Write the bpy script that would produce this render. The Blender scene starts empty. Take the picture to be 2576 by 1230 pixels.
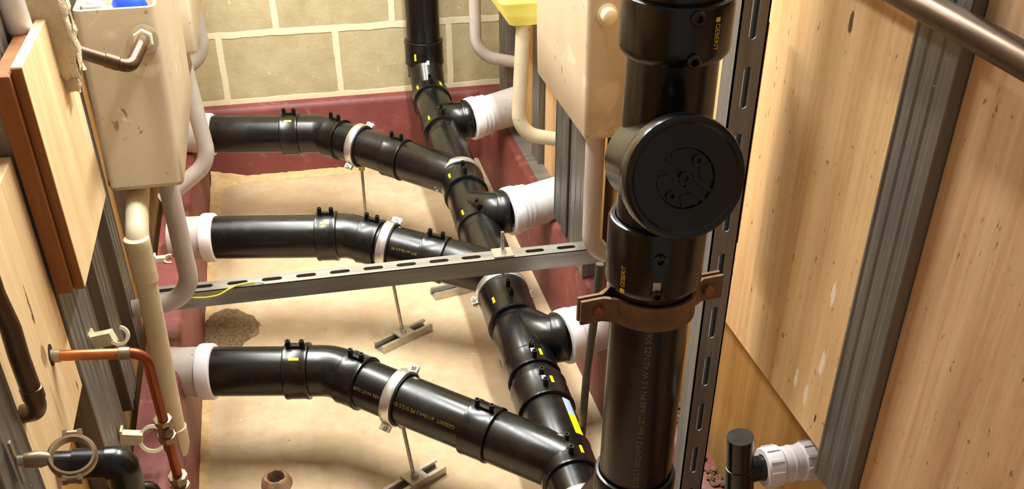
import bpy, bmesh, math, random
from mathutils import Vector, Matrix, Euler
random.seed(7)
PI = math.pi
scene = bpy.context.scene
col = scene.collection

# ------------------------------------------------------------------ camera
yaw, pitch, roll = math.radians(12.4), math.radians(36.5), math.radians(0.1)
fwd = Vector((math.sin(yaw)*math.cos(pitch), math.cos(yaw)*math.cos(pitch), -math.sin(pitch)))
right0 = Vector((math.cos(yaw), -math.sin(yaw), 0))
down0 = fwd.cross(right0)
right = right0*math.cos(roll) + down0*math.sin(roll)
down = -right0*math.sin(roll) + down0*math.cos(roll)
cam_d = bpy.data.cameras.new('camera')
cam = bpy.data.objects.new('camera', cam_d)
col.objects.link(cam)
m = Matrix((right, -down, -fwd)).transposed().to_4x4()
m.translation = Vector((0, 0, 1.53))
cam.matrix_world = m
cam_d.sensor_width = 36.0
cam_d.lens = 2568/2576*36.0
cam_d.shift_y = 385/2576
cam_d.clip_start = 0.02
scene.camera = cam

# ------------------------------------------------------------------ world, lights, exposure
world = bpy.data.worlds.new('dim_interior')
scene.world = world
world.use_nodes = True
bgn = world.node_tree.nodes['Background']
bgn.inputs[0].default_value = (1.0, 0.97, 0.90, 1)
bgn.inputs[1].default_value = 0.30

def area(name, loc, rot, sx, sy, power, color):
    d = bpy.data.lights.new(name, 'AREA')
    d.shape = 'RECTANGLE'; d.size = sx; d.size_y = sy
    d.energy = power; d.color = color
    o = bpy.data.objects.new(name, d)
    o.location = loc; o.rotation_euler = rot
    col.objects.link(o)
    return o
WARM = (1.0, 1.0, 0.95)
area('fluorescent_batten', (0.34, 2.28, 2.00), (0, 0, 0), 0.07, 1.15, 50, WARM)
area('fluorescent_batten_left', (-0.22, 2.50, 2.00), (0, 0, 0), 0.16, 1.4, 52, WARM)

vs = scene.view_settings
vs.view_transform = 'Standard'
vs.look = 'None'
vs.gamma = 1.0
vs.use_curve_mapping = False
vs.exposure = 0.03

# ------------------------------------------------------------------ materials
def srgb(r, g, b):
    f = lambda c: (c/255/12.92) if c/255 <= 0.04045 else ((c/255+0.055)/1.055)**2.4
    return (f(r), f(g), f(b), 1)

class NT:
    def __init__(s, name):
        s.m = bpy.data.materials.new(name); s.m.use_nodes = True
        s.t = s.m.node_tree; s.b = s.t.nodes['Principled BSDF']
        s.pos = s.t.nodes.new('ShaderNodeNewGeometry').outputs['Position']
    def n(s, typ, **kw):
        nd = s.t.nodes.new(typ)
        for k, v in kw.items(): setattr(nd, k, v)
        return nd
    def l(s, a, b): s.t.links.new(a, b)
    def mapping(s, scale=(1, 1, 1), loc=(0, 0, 0)):
        mp = s.n('ShaderNodeMapping'); s.l(s.pos, mp.inputs[0])
        mp.inputs['Scale'].default_value = scale; mp.inputs['Location'].default_value = loc
        return mp.outputs[0]
    def noise(s, scale, detail=4, rough=0.55, vec=None, dist=0):
        nd = s.n('ShaderNodeTexNoise'); s.l(vec or s.pos, nd.inputs['Vector'])
        nd.inputs['Scale'].default_value = scale; nd.inputs['Detail'].default_value = detail
        nd.inputs['Roughness'].default_value = rough; nd.inputs['Distortion'].default_value = dist
        return nd.outputs['Fac']
    def ramp(s, fac, stops, interp='LINEAR'):
        r = s.n('ShaderNodeValToRGB'); s.l(fac, r.inputs[0])
        cr = r.color_ramp; cr.interpolation = interp
        while len(cr.elements) < len(stops): cr.elements.new(0.5)
        for e, (p, c) in zip(cr.elements, stops):
            e.position = p; e.color = c if len(c) == 4 else (*c, 1)
        return r.outputs[0]
    def mix(s, fac, a, b, mode='MIX'):
        x = s.n('ShaderNodeMix', data_type='RGBA', blend_type=mode)
        if isinstance(fac, (int, float)): x.inputs[0].default_value = fac
        else: s.l(fac, x.inputs[0])
        for i, v in ((6, a), (7, b)):
            if isinstance(v, tuple): x.inputs[i].default_value = v
            else: s.l(v, x.inputs[i])
        return x.outputs[2]
    def bump(s, h, strength=0.3, dist=0.01):
        bp = s.n('ShaderNodeBump'); bp.inputs['Strength'].default_value = strength
        bp.inputs['Distance'].default_value = dist
        s.l(h, bp.inputs['Height']); s.l(bp.outputs[0], s.b.inputs['Normal'])
    def color(s, c):
        if isinstance(c, tuple): s.b.inputs['Base Color'].default_value = c
        else: s.l(c, s.b.inputs['Base Color'])
    def set(s, rough=0.5, metal=0.0, **kw):
        s.b.inputs['Roughness'].default_value = rough
        s.b.inputs['Metallic'].default_value = metal
        for k, v in kw.items(): s.b.inputs[k].default_value = v
        return s

W = (1, 1, 1, 1); K = (0, 0, 0, 1)
M = {}
def simple(key, rgb, rough=0.5, metal=0.0, var=0.12, scale=30, bump=0.0, speck=None, **kw):
    t = NT(key); c = srgb(*rgb)
    lo = tuple(x*(1-var) for x in c[:3])+(1,); hi = tuple(min(1, x*(1+var)) for x in c[:3])+(1,)
    cc = t.ramp(t.noise(scale, 5), [(0.3, lo), (0.7, hi)])
    if speck:
        f = t.ramp(t.noise(speck[0], 3, 0.6), [(speck[1], K), (speck[1]+0.03, W)])
        cc = t.mix(f, cc, srgb(*speck[2]))
    t.color(cc); t.set(rough, metal, **kw)
    if bump: t.bump(t.noise(scale*4, 4), bump, 0.004)
    M[key] = t.m
    return t.m

def mk_black(key, rough, dust):
    t = NT(key)
    f = t.ramp(t.noise(9, 6, 0.65), [(0.48, K), (0.75, W)])
    f2 = t.ramp(t.noise(160, 3), [(0.45, K), (0.8, W)])
    base = t.mix(f, srgb(6+dust//3, 6+dust//3, 7+dust//3), srgb(8+dust, 8+dust, 8+dust))
    base = t.mix(f2, base, srgb(12+dust, 12+dust, 11+dust))
    t.color(base)
    r = t.ramp(f, [(0, (rough,)*3), (1, (rough+0.16,)*3)])
    t.l(r, t.b.inputs['Roughness'])
    t.b.inputs['Specular IOR Level'].default_value = 0.5
    t.bump(t.noise(260, 2), 0.03, 0.001)
    M[key] = t.m
mk_black('black_hdpe', 0.26, 9)
mk_black('black_abs', 0.24, 2)
simple('black_terminal', (14, 13, 12), 0.35)
simple('black_rubber', (16, 15, 15), 0.6)
simple('white_plastic', (236, 232, 236), 0.32, var=0.03, speck=(70, 0.74, (190, 180, 165)))
simple('white_plastic_dirty', (200, 195, 196), 0.4, var=0.06, speck=(45, 0.68, (170, 150, 130)))
simple('grey_plastic', (190, 180, 172), 0.42, var=0.07, speck=(60, 0.70, (128, 108, 88)))
simple('flush_grey', (186, 176, 168), 0.4, var=0.10, scale=14, speck=(60, 0.7, (110, 95, 80)))
simple('ivory_plastic', (226, 216, 180), 0.4, var=0.05)
simple('cream_pipe', (206, 192, 162), 0.45, var=0.10, scale=18, speck=(75, 0.68, (120, 92, 62)))
simple('yellow_cistern', (255, 252, 190), 0.4, var=0.04)
simple('yellow_print', (238, 205, 40), 0.5, var=0.1, scale=200)
simple('olive_print', (112, 104, 44), 0.55, var=0.25, scale=250)
simple('grey_print', (120, 114, 92), 0.55, var=0.25, scale=250)
ymat = M['yellow_cistern']; yt = ymat.node_tree
tr = yt.nodes.new('ShaderNodeBsdfTranslucent'); tr.inputs[0].default_value = srgb(255, 252, 205)
mx = yt.nodes.new('ShaderNodeMixShader'); mx.inputs[0].default_value = 0.55
yt.links.new(yt.nodes['Principled BSDF'].outputs[0], mx.inputs[1]); yt.links.new(tr.outputs[0], mx.inputs[2])
yt.links.new(mx.outputs[0], yt.nodes['Material Output'].inputs[0])
simple('blue_label', (170, 196, 232), 0.4, var=0.05)
simple('yellow_label', (255, 232, 20), 0.4, var=0.04)
simple('blue_plastic', (30, 80, 220), 0.4, var=0.1, scale=20)
simple('copper', (196, 122, 74), 0.34, 0.85, var=0.2, scale=24, speck=(40, 0.66, (120, 70, 45)))
simple('copper_red', (140, 72, 42), 0.38, 0.7, var=0.25, scale=20)
simple('copper_aged', (92, 72, 56), 0.38, 0.75, var=0.25, scale=16, speck=(50, 0.7, (60, 42, 30)))
simple('brass_aged', (140, 122, 96), 0.42, 0.75, var=0.3, scale=40)
simple('solder', (178, 166, 142), 0.4, 0.8, var=0.2)
simple('verdigris', (150, 156, 128), 0.7, 0.1, var=0.25, scale=50)
simple('zinc_bright', (222, 222, 218), 0.30, 0.85, var=0.10, scale=60)
simple('zinc_rod', (165, 162, 152), 0.38, 0.8, var=0.15, scale=80)
simple('rust_steel', (112, 84, 62), 0.6, 0.45, var=0.35, scale=26, bump=0.25)
simple('rust_bolt', (140, 92, 58), 0.6, 0.4, var=0.3, scale=40)
simple('aluminium', (196, 188, 176), 0.36, 0.75, var=0.12, scale=50)
simple('foam', (205, 190, 160), 0.9, var=0.14, scale=40, bump=0.6, speck=(50, 0.72, (120, 100, 75)))
simple('green_plastic', (170, 200, 30), 0.5)
simple('wire_yellow', (222, 214, 60), 0.45, var=0.1)
simple('debris', (110, 84, 58), 0.95, var=0.5, scale=90, bump=0.8)
simple('gravel', (128, 104, 72), 0.95, var=0.5, scale=140, bump=0.8)
simple('collar_dirt', (150, 116, 86), 0.9, var=0.3, scale=60, bump=0.4)
simple('hole_dark', (40, 22, 15), 0.9)

def mk_galv(key, rgb, rough, metal, streak=(60, 60, 3), dust=(196, 180, 150), dth=0.68):
    t = NT(key); c = srgb(*rgb)
    v = t.noise(1.0, 5, 0.6, t.mapping(streak))
    cc = t.ramp(v, [(0.3, tuple(x*0.72 for x in c[:3])), (0.7, tuple(min(1, x*1.25) for x in c[:3]))])
    sp = t.ramp(t.noise(120, 3, 0.6), [(dth, K), (dth+0.06, W)])
    cc = t.mix(sp, cc, srgb(*dust))
    bl = t.ramp(t.noise(14, 4), [(0.5, K), (0.75, (0.35,)*3)])
    cc = t.mix(bl, cc, srgb(dust[0]-50, dust[1]-48, dust[2]-40))
    t.color(cc); t.set(rough, metal); t.bump(t.noise(90, 3), 0.05, 0.002)
    M[key] = t.m
mk_galv('galv_stud', (128, 126, 122), 0.46, 0.6)
mk_galv('galv_strut', (150, 148, 142), 0.46, 0.65, streak=(3, 60, 60), dth=0.74)
mk_galv('galv_upright', (138, 138, 134), 0.5, 0.5, dth=0.69)
mk_galv('galv_dark', (84, 84, 80), 0.55, 0.4, dth=0.72)

def mark(t, c, at, rad, rgb, amt=0.9):
    """a stain of its own on a board: ragged ellipse at a place in the room"""
    d = t.n('ShaderNodeVectorMath', operation='SUBTRACT'); t.l(t.pos, d.inputs[0]); d.inputs[1].default_value = at
    q = t.n('ShaderNodeVectorMath', operation='MULTIPLY'); t.l(d.outputs[0], q.inputs[0]); q.inputs[1].default_value = tuple(1/x for x in rad)
    ln = t.n('ShaderNodeVectorMath', operation='LENGTH'); t.l(q.outputs[0], ln.inputs[0])
    ad = t.n('ShaderNodeMath', operation='MULTIPLY_ADD'); t.l(t.noise(1.0, 4, 0.7, t.mapping((170, 170, 90))), ad.inputs[0]); ad.inputs[1].default_value = 1.5; t.l(ln.outputs['Value'], ad.inputs[2])
    lt = t.n('ShaderNodeMapRange'); t.l(ad.outputs[0], lt.inputs[0])
    lt.inputs['From Min'].default_value = 1.45; lt.inputs['From Max'].default_value = 1.75; lt.inputs['To Min'].default_value = amt; lt.inputs['To Max'].default_value = 0.0
    return t.mix(lt.outputs[0], c, srgb(*rgb))
def mk_ply(key, light, mid, dark, spots=0.69, streak=1.0, marks=()):
    t = NT(key)
    g = t.noise(1.0, 6, 0.6, t.mapping((16, 16, 1.1)), 0.6)
    c = t.ramp(g, [(0.22, srgb(*dark)), (0.5, srgb(*mid)), (0.78, srgb(*light))])
    fine = t.ramp(t.noise(1.0, 4, 0.6, t.mapping((120, 120, 5))), [(0.35, (0.80, 0.78, 0.74, 1)), (0.65, W)])
    c = t.mix(0.65, c, fine, 'MULTIPLY')
    bl = t.ramp(t.noise(3.2, 3), [(0.35, (0.86, 0.84, 0.80, 1)), (0.65, W)])
    c = t.mix(0.7, c, bl, 'MULTIPLY')
    sp = t.ramp(t.noise(1.0, 3, 0.6, t.mapping((95, 95, 38))), [(spots, K), (spots+0.05, (0.75,)*3)])
    c = t.mix(sp, c, srgb(96, 62, 34))
    kn = t.ramp(t.noise(1.0, 2, 0.5, t.mapping((22, 22, 7), (3, 1, 5))), [(0.755, K), (0.785, (0.9,)*3)])
    c = t.mix(kn, c, srgb(66, 40, 24))
    pt = t.ramp(t.noise(1.0, 4, 0.7, t.mapping((34, 34, 14), (8, 2, 1))), [(0.745, K), (0.765, (0.75,)*3)])
    c = t.mix(pt, c, srgb(236, 214, 182))
    for mk in marks: c = mark(t, c, *mk)
    t.color(c); t.set(0.62, **{'Specular IOR Level': 0.3})
    t.bump(t.noise(1.0, 4, 0.6, t.mapping((140, 140, 12))), 0.12, 0.003)
    M[key] = t.m
mk_ply('ply', (242, 206, 156), (230, 190, 138), (196, 148, 96), spots=0.65)
PW = (240, 222, 196); KN = (58, 36, 22)
mk_ply('ply_marked', (242, 206, 156), (230, 190, 138), (196, 148, 96), spots=0.65, marks=[
    ((0.695, 1.183, 1.147), (0.05, 0.0055, 0.016), KN), ((0.695, 1.094, 0.806), (0.05, 0.006, 0.022), PW), ((0.695, 1.085, 0.695), (0.05, 0.007, 0.024), PW),
    ((0.695, 1.145, 0.629), (0.05, 0.005, 0.020), PW), ((0.695, 1.110, 0.622), (0.05, 0.007, 0.022), PW), ((0.695, 1.206, 0.667), (0.05, 0.004, 0.006), KN, 0.6),
    ((0.695, 1.072, 0.607), (0.05, 0.003, 0.009), KN)])
mk_ply('ply_stained', (248, 226, 184), (242, 216, 170), (226, 192, 140), spots=0.74, marks=[
    ((-0.392, 1.328, 0.797), (0.05, 0.004, 0.030), (112, 66, 34)), ((-0.392, 1.326, 0.775), (0.05, 0.005, 0.012), (78, 44, 24)),
    ((-0.392, 1.318, 0.715), (0.05, 0.016, 0.018), (120, 84, 52), 0.7), ((-0.392, 1.300, 0.640), (0.05, 0.003, 0.050), (172, 128, 84), 0.6)])
mk_ply('ply_pale', (248, 226, 184), (242, 216, 170), (226, 192, 140), spots=0.76)
mk_ply('ply_edge', (166, 112, 66), (146, 94, 52), (112, 68, 36), spots=0.76)
mk_ply('ply_rough', (250, 220, 184), (228, 188, 146), (184, 138, 96), spots=0.655)
mk_ply('ply_brown', (208, 162, 100), (192, 146, 84), (158, 114, 62), spots=0.74)

# floor: dusty concrete
t = NT('concrete_floor')
c = t.ramp(t.noise(3.5, 7, 0.62), [(0.30, srgb(176, 152, 120)), (0.5, srgb(193, 171, 138)), (0.70, srgb(208, 190, 158))])
c = t.mix(t.ramp(t.noise(26, 5, 0.65), [(0.40, K), (0.72, (0.55,)*3)]), c, srgb(186, 150, 108))
c = t.mix(t.ramp(t.noise(75, 3, 0.5), [(0.715, K), (0.75, (0.8,)*3)]), c, srgb(110, 82, 56))
c = t.mix(t.ramp(t.noise(48, 3, 0.5), [(0.73, K), (0.76, (0.7,)*3)]), c, srgb(236, 214, 180))
c = t.mix(t.ramp(t.noise(7, 6, 0.7), [(0.60, K), (0.72, (0.5,)*3)]), c, srgb(160, 122, 84))
t.color(c); t.set(0.85, **{'Specular IOR Level': 0.25}); t.bump(t.noise(60, 5, 0.6), 0.18, 0.005)
M['floor'] = t.m

# painted plinth
t = NT('red_plinth')
c = t.ramp(t.noise(7, 6, 0.6), [(0.3, srgb(98, 46, 42)), (0.7, srgb(126, 62, 56))])
c = t.mix(t.ramp(t.noise(16, 7, 0.7), [(0.56, K), (0.66, (0.7,)*3)]), c, srgb(146, 92, 78))
c = t.mix(t.ramp(t.noise(34, 4, 0.6), [(0.68, K), (0.74, (0.8,)*3)]), c, srgb(96, 50, 36))
t.color(c); t.set(0.55); t.bump(t.noise(30, 5), 0.25, 0.006)
M['red'] = t.m
t = NT('screed_ledge')
c = t.ramp(t.noise(30, 6, 0.7), [(0.35, srgb(196, 160, 108)), (0.65, srgb(222, 192, 140))])
t.color(c); t.set(0.9); t.bump(t.noise(50, 6, 0.7), 0.8, 0.01); M['ledge'] = t.m

# concrete block wall
t = NT('concrete_block')
mp = t.n('ShaderNodeSeparateXYZ'); t.l(t.pos, mp.inputs[0])
cx = t.n('ShaderNodeCombineXYZ')
a = t.n('ShaderNodeMath', operation='ADD'); t.l(mp.outputs[0], a.inputs[0]); a.inputs[1].default_value = 0.015-0.1925+3.85
b = t.n('ShaderNodeMath', operation='ADD'); t.l(mp.outputs[2], b.inputs[0]); b.inputs[1].default_value = -0.495+2.25
t.l(a.outputs[0], cx.inputs[0]); t.l(b.outputs[0], cx.inputs[1])
wob = t.n('ShaderNodeVectorMath', operation='MULTIPLY_ADD')
nz = t.n('ShaderNodeTexNoise'); t.l(t.pos, nz.inputs['Vector']); nz.inputs['Scale'].default_value = 14; nz.inputs['Detail'].default_value = 5
t.l(nz.outputs['Color'], wob.inputs[0]); wob.inputs[1].default_value = (0.012, 0.012, 0); t.l(cx.outputs[0], wob.inputs[2])
bk = t.n('ShaderNodeTexBrick'); t.l(wob.outputs[0], bk.inputs['Vector'])
bk.inputs['Scale'].default_value = 1; bk.inputs['Brick Width'].default_value = 0.385
bk.inputs['Row Height'].default_value = 0.225; bk.inputs['Mortar Size'].default_value = 0.0125
bk.inputs['Mortar Smooth'].default_value = 0.25; bk.inputs['Bias'].default_value = 0
bc = t.ramp(t.noise(11, 7, 0.65), [(0.3, srgb(168, 154, 118)), (0.7, srgb(190, 177, 140))])
bc = t.mix(t.ramp(t.noise(42, 3, 0.6), [(0.68, K), (0.73, (0.7,)*3)]), bc, srgb(236, 222, 184))
bc = t.mix(t.ramp(t.noise(38, 3, 0.6, t.mapping(loc=(4, 4, 4))), [(0.70, K), (0.74, (0.6,)*3)]), bc, srgb(142, 118, 78))
c = t.mix(bk.outputs['Fac'], bc, srgb(224, 212, 180))
t.color(c); t.set(0.9, **{'Specular IOR Level': 0.2})
h = t.n('ShaderNodeMath', operation='MULTIPLY_ADD')
t.l(t.noise(70, 6, 0.7), h.inputs[0]); h.inputs[1].default_value = 0.5; t.l(bk.outputs['Fac'], h.inputs[2])
t.bump(h.outputs[0], 0.5, 0.006)
M['block'] = t.m

# cistern plastic / ceramic
t = NT('cistern_plastic')
c = t.ramp(t.noise(4, 5, 0.6), [(0.3, srgb(178, 162, 136)), (0.7, srgb(196, 180, 154))])
c = t.mix(t.ramp(t.noise(34, 4, 0.6, t.mapping((1, 1, 0.7))), [(0.665, K), (0.70, (0.8,)*3)]), c, srgb(122, 98, 72))
c = t.mix(t.ramp(t.noise(11, 3, 0.5, dist=0.8), [(0.62, K), (0.68, (0.45,)*3)]), c, srgb(226, 210, 180))
t.color(c); t.set(0.38); M['cistern'] = t.m

# ------------------------------------------------------------------ mesh helpers
WL = {}
def V(*a): return Vector(a[0]) if len(a) == 1 else Vector(a)

def frame_of(axis, ref=None):
    d = V(axis).normalized()
    r = V(ref) if ref is not None else (V((0, 0, 1)) if abs(d.z) < 0.9 else V((1, 0, 0)))
    e1 = (r - d*r.dot(d)).normalized()
    e2 = d.cross(e1)
    return d, e1, e2

class MB:
    def __init__(s): s.bm = bmesh.new()
    def ring(s, c, e1, e2, r, seg, ph=0):
        return [s.bm.verts.new(c + e1*(r*math.cos(ph+2*PI*i/seg)) + e2*(r*math.sin(ph+2*PI*i/seg))) for i in range(seg)]
    def bridge(s, a, b):
        n = len(a)
        for i in range(n):
            s.bm.faces.new((a[i], a[(i+1) % n], b[(i+1) % n], b[i]))
    def lathe(s, o, axis, prof, seg=40, cap0=True, cap1=True, ref=None, ph=0):
        o = V(o); d, e1, e2 = frame_of(axis, ref)
        rings = [s.ring(o+d*t_, e1, e2, max(r, 1e-5), seg, ph) for t_, r in prof]
        for a, b in zip(rings, rings[1:]): s.bridge(a, b)
        if cap0: s.bm.faces.new(list(reversed(rings[0])))
        if cap1: s.bm.faces.new(rings[-1])
        return s
    def loop_lathe(s, o, axis, prof, seg=40, ref=None):
        o = V(o); d, e1, e2 = frame_of(axis, ref)
        rings = [s.ring(o+d*t_, e1, e2, r, seg) for t_, r in prof]
        for i in range(len(rings)): s.bridge(rings[i], rings[(i+1) % len(rings)])
        return s
    def cyl(s, a, b, r, seg=24, r2=None):
        a, b = V(a), V(b); L = (b-a).length
        return s.lathe(a, b-a, [(0, r), (L, r if r2 is None else r2)], seg)
    def tube(s, path, r, seg=24, cap=True):
        P = [V(p) for p in path]; n = len(P)
        R = r if isinstance(r, (list, tuple)) else [r]*n
        T = []
        for i in range(n):
            d = (P[min(i+1, n-1)]-P[max(i-1, 0)]).normalized(); T.append(d)
        _, e1, _ = frame_of(T[0])
        prev = None; first = None
        for i in range(n):
            e1 = (e1 - T[i]*e1.dot(T[i])).normalized(); e2 = T[i].cross(e1)
            rg = s.ring(P[i], e1, e2, R[i], seg)
            if prev: s.bridge(prev, rg)
            else: first = rg
            prev = rg
        if cap:
            s.bm.faces.new(list(reversed(first))); s.bm.faces.new(prev)
        return s
    def box(s, lo, hi, bevel=0.0, mat=None, seg=1):
        lo, hi = V(lo), V(hi); c = (lo+hi)/2; sz = hi-lo
        g = bmesh.ops.create_cube(s.bm, size=1.0)
        vs_ = g['verts']
        for v in vs_: v.co = Vector((v.co.x*sz.x, v.co.y*sz.y, v.co.z*sz.z))
        if bevel:
            ed = list({e for v in vs_ for e in v.link_edges})
            r = bmesh.ops.bevel(s.bm, geom=ed, offset=bevel, segments=seg, affect='EDGES', profile=0.5)
            vs_ = list({v for v in vs_ if v.is_valid} | set(r['verts']))
        for v in vs_:
            v.co = (mat @ v.co if mat else v.co) + c
        return s
    def prism(s, poly, o, u, v, w):
        """poly in (u,v) extruded by vector w"""
        o, u, v, w = V(o), V(u), V(v), V(w)
        a = [s.bm.verts.new(o+u*p+v*q) for p, q in poly]
        b = [s.bm.verts.new(x.co+w) for x in a]
        s.bridge(a, b)
        s.bm.faces.new(list(reversed(a))); s.bm.faces.new(b)
        return s
    def slotted(s, o, u, v, L, Wd, slots, thick):
        """plate L along u, Wd along v (centred), with stadium slots (centre, len, width); thickness along -n"""
        o, u, v = V(o), V(u), V(v); nrm = u.cross(v)
        edges = []
        def loop(pts):
            vv = [s.bm.verts.new(o+u*p+v*q) for p, q in pts]
            return [s.bm.edges.new((vv[i], vv[(i+1) % len(vv)])) for i in range(len(vv))]
        edges += loop([(0, -Wd/2), (L, -Wd/2), (L, Wd/2), (0, Wd/2)])
        for c_, l_, w_ in slots:
            r = w_/2; h = l_/2-r
            pts = [(c_+h+r*math.cos(a_), r*math.sin(a_)) for a_ in [(-PI/2+PI*i/6) for i in range(7)]]
            pts += [(c_-h+r*math.cos(a_), r*math.sin(a_)) for a_ in [(PI/2+PI*i/6) for i in range(7)]]
            edges += loop(pts)
        res = bmesh.ops.triangle_fill(s.bm, use_beauty=True, use_dissolve=False, edges=edges, normal=nrm)
        fs = [g for g in res['geom'] if isinstance(g, bmesh.types.BMFace)]
        ex = bmesh.ops.extrude_face_region(s.bm, geom=fs, use_keep_orig=True)
        for g in ex['geom']:
            if isinstance(g, bmesh.types.BMVert): g.co -= nrm*thick
        return s
    def patch(s, o, axis, r, t0, t1, a0, a1, ref, n=6, th=0.0006):
        """thin curved label on a cylinder"""
        o = V(o); d, e1, e2 = frame_of(axis, ref)
        def row(rr, t_): return [s.bm.verts.new(o+d*t_+e1*(rr*math.cos(a0+(a1-a0)*i/n))+e2*(rr*math.sin(a0+(a1-a0)*i/n))) for i in range(n+1)]
        A, B = row(r+th, t0), row(r+th, t1); C, D = row(r-th, t0), row(r-th, t1)
        for i in range(n):
            s.bm.faces.new((A[i], A[i+1], B[i+1], B[i])); s.bm.faces.new((C[i], D[i], D[i+1], C[i+1]))
            s.bm.faces.new((A[i], C[i], C[i+1], A[i+1])); s.bm.faces.new((B[i], B[i+1], D[i+1], D[i]))
        s.bm.faces.new((A[0], B[0], D[0], C[0])); s.bm.faces.new((A[n], C[n], D[n], B[n]))
        return s
    def jitter(s, amt, seed=1):
        rr = random.Random(seed)
        for v in s.bm.verts: v.co += Vector((rr.uniform(-1, 1), rr.uniform(-1, 1), rr.uniform(-1, 1)))*amt
        return s
    def build(s, name, mat, parent=None, smooth=True, angle=35, label=None):
        bm = s.bm
        bmesh.ops.remove_doubles(bm, verts=bm.verts, dist=1e-6)
        bmesh.ops.recalc_face_normals(bm, faces=bm.faces)
        xs = [v.co.x for v in bm.verts]; ys = [v.co.y for v in bm.verts]; zs = [v.co.z for v in bm.verts]
        base = Vector(((min(xs)+max(xs))/2, (min(ys)+max(ys))/2, min(zs)))
        bmesh.ops.translate(bm, verts=bm.verts, vec=-base)
        me = bpy.data.meshes.new(name); bm.to_mesh(me); bm.free()
        if smooth:
            me.shade_smooth(); me.set_sharp_from_angle(angle=math.radians(angle))
        o = bpy.data.objects.new(name, me); col.objects.link(o)
        me.materials.append(M[mat] if isinstance(mat, str) else mat)
        WL[o.name] = base
        if parent is not None:
            o.parent = parent; o.location = base-WL[parent.name]
        else: o.location = base
        if label: o['label'] = label
        return o

def tag(o, label, cat, group=None):
    o['label'] = label; o['category'] = cat
    if group: o['group'] = group
    return o
def thing(name, loc, label, cat, group=None):
    o = bpy.data.objects.new(name, None); o.location = loc; o.empty_display_size = 0.05
    col.objects.link(o); WL[o.name] = V(loc)
    return tag(o, label, cat, group)
def struct(o): o['kind'] = 'structure'; return o

def fillet(pts, rad, n=8):
    P = [V(p) for p in pts]; out = [P[0]]
    R = rad if isinstance(rad, (list, tuple)) else [rad]*(len(P)-2)
    for i in range(1, len(P)-1):
        a, b, c = P[i-1], P[i], P[i+1]
        d1, d2 = (a-b).normalized(), (c-b).normalized()
        ang = d1.angle(d2)
        if PI-ang < 0.02: out.append(b); continue
        tl = min(R[i-1]/math.tan(ang/2), (a-b).length*0.49, (c-b).length*0.49)
        r = tl*math.tan(ang/2)
        cen = b+(d1+d2).normalized()*(r/math.sin(ang/2))
        p1, p2 = b+d1*tl, b+d2*tl
        v1, v2 = p1-cen, p2-cen
        tot = v1.angle(v2); ax = v1.cross(v2).normalized()
        for k in range(n+1):
            out.append(cen+Matrix.Rotation(tot*k/n, 3, ax) @ v1)
    out.append(P[-1])
    return out

def lettering(text, size, o, axis, r, ref, phi, t0, name, mat, parent, flip=False, off=0.0007, font_narrow=1.0):
    """text wrapped on a cylinder, reading along +axis (or -axis when flip)"""
    cu = bpy.data.curves.new('lettering', 'FONT'); cu.body = text; cu.size = size
    ob = bpy.data.objects.new('lettering', cu); col.objects.link(ob)
    dg = bpy.context.evaluated_depsgraph_get(); dg.update()
    me = bpy.data.meshes.new_from_object(ob.evaluated_get(dg))
    bpy.data.objects.remove(ob); bpy.data.curves.remove(cu)
    o = V(o); d, e1, e2 = frame_of(axis, ref)
    mb = MB(); sg = -1 if flip else 1
    vs_ = []
    for v in me.vertices:
        u, w = v.co.x*font_narrow*sg, v.co.y*sg
        a_ = phi - w/r
        vs_.append(mb.bm.verts.new(o+d*(t0+u)+(e1*math.cos(a_)+e2*math.sin(a_))*(r+off)))
    for p in me.polygons:
        try: mb.bm.faces.new([vs_[i] for i in p.vertices])
        except ValueError: pass
    bpy.data.meshes.remove(me)
    return mb.build(name, mat, parent, smooth=False)

RP = 0.0555          # pipe radius
RC = 0.0645          # coupling radius

def terminals(parent, o, d, n, r, span=0.034):
    """two contact posts and the bar between them, standing on a coupling at o (axis point) along n"""
    for s_ in (-0.5, 0.5):
        p = o+d*(span*s_)
        MB().lathe(p+n*(r-0.006), n, [(0, 0.006), (0.018, 0.0055), (0.0185, 0.0058), (0.0225, 0.0058), (0.0225, 0.003), (0.016, 0.003)], 14).build('terminal_post', 'black_terminal', parent)
    L = span*0.9
    e = d.cross(n)
    MB().prism([(-L/2, -0.0045), (L/2, -0.0045), (L/2, 0.0045), (-L/2, 0.0045)], o+n*(r-0.004), d, e, n*0.0085).build('terminal_bar', 'black_terminal', parent)

def coupling(parent, c, axis, L, ref, phi_t=0.0, marks=(), post=True, r=RC, white=False, chamf=0.004, lip=True):
    """electro-fusion coupling centred at c; phi angles from ref about the axis"""
    c = V(c); d, e1, e2 = frame_of(axis, ref)
    h = L/2; ri = RP-0.002
    mb = MB().loop_lathe(c, d, [(-h, ri), (-h, r-0.003), (-h+0.0015, r-0.0004), (-h+0.005, r), (-h+0.011, r-0.0014), (h-0.011, r-0.0014), (h-0.005, r), (h-0.0015, r-0.0004), (h, r-0.003), (h, ri)], 48, ref)
    o = mb.build('coupling', 'black_hdpe', parent)
    if post:
        n = e1*math.cos(phi_t)+e2*math.sin(phi_t)
        terminals(o, c, d, n, r, min(0.036, L*0.55))
        if white:
            mb = MB(); e = d.cross(n)
            mb.prism([(-0.006, -0.0046), (0.006, -0.0046), (0.006, 0.0046), (-0.006, 0.0046)], c+n*(r+0.0036), d, e, n*0.0014)
            mb.build('indicator', 'white_plastic', o, label='white weld indicator')
    for ph, t_ in marks:
        MB().patch(c, d, r-0.001, t_-0.011, t_+0.011, ph-0.05, ph+0.05, ref).build('size_mark', 'yellow_label', o, label='yellow size mark')
    return o

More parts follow.
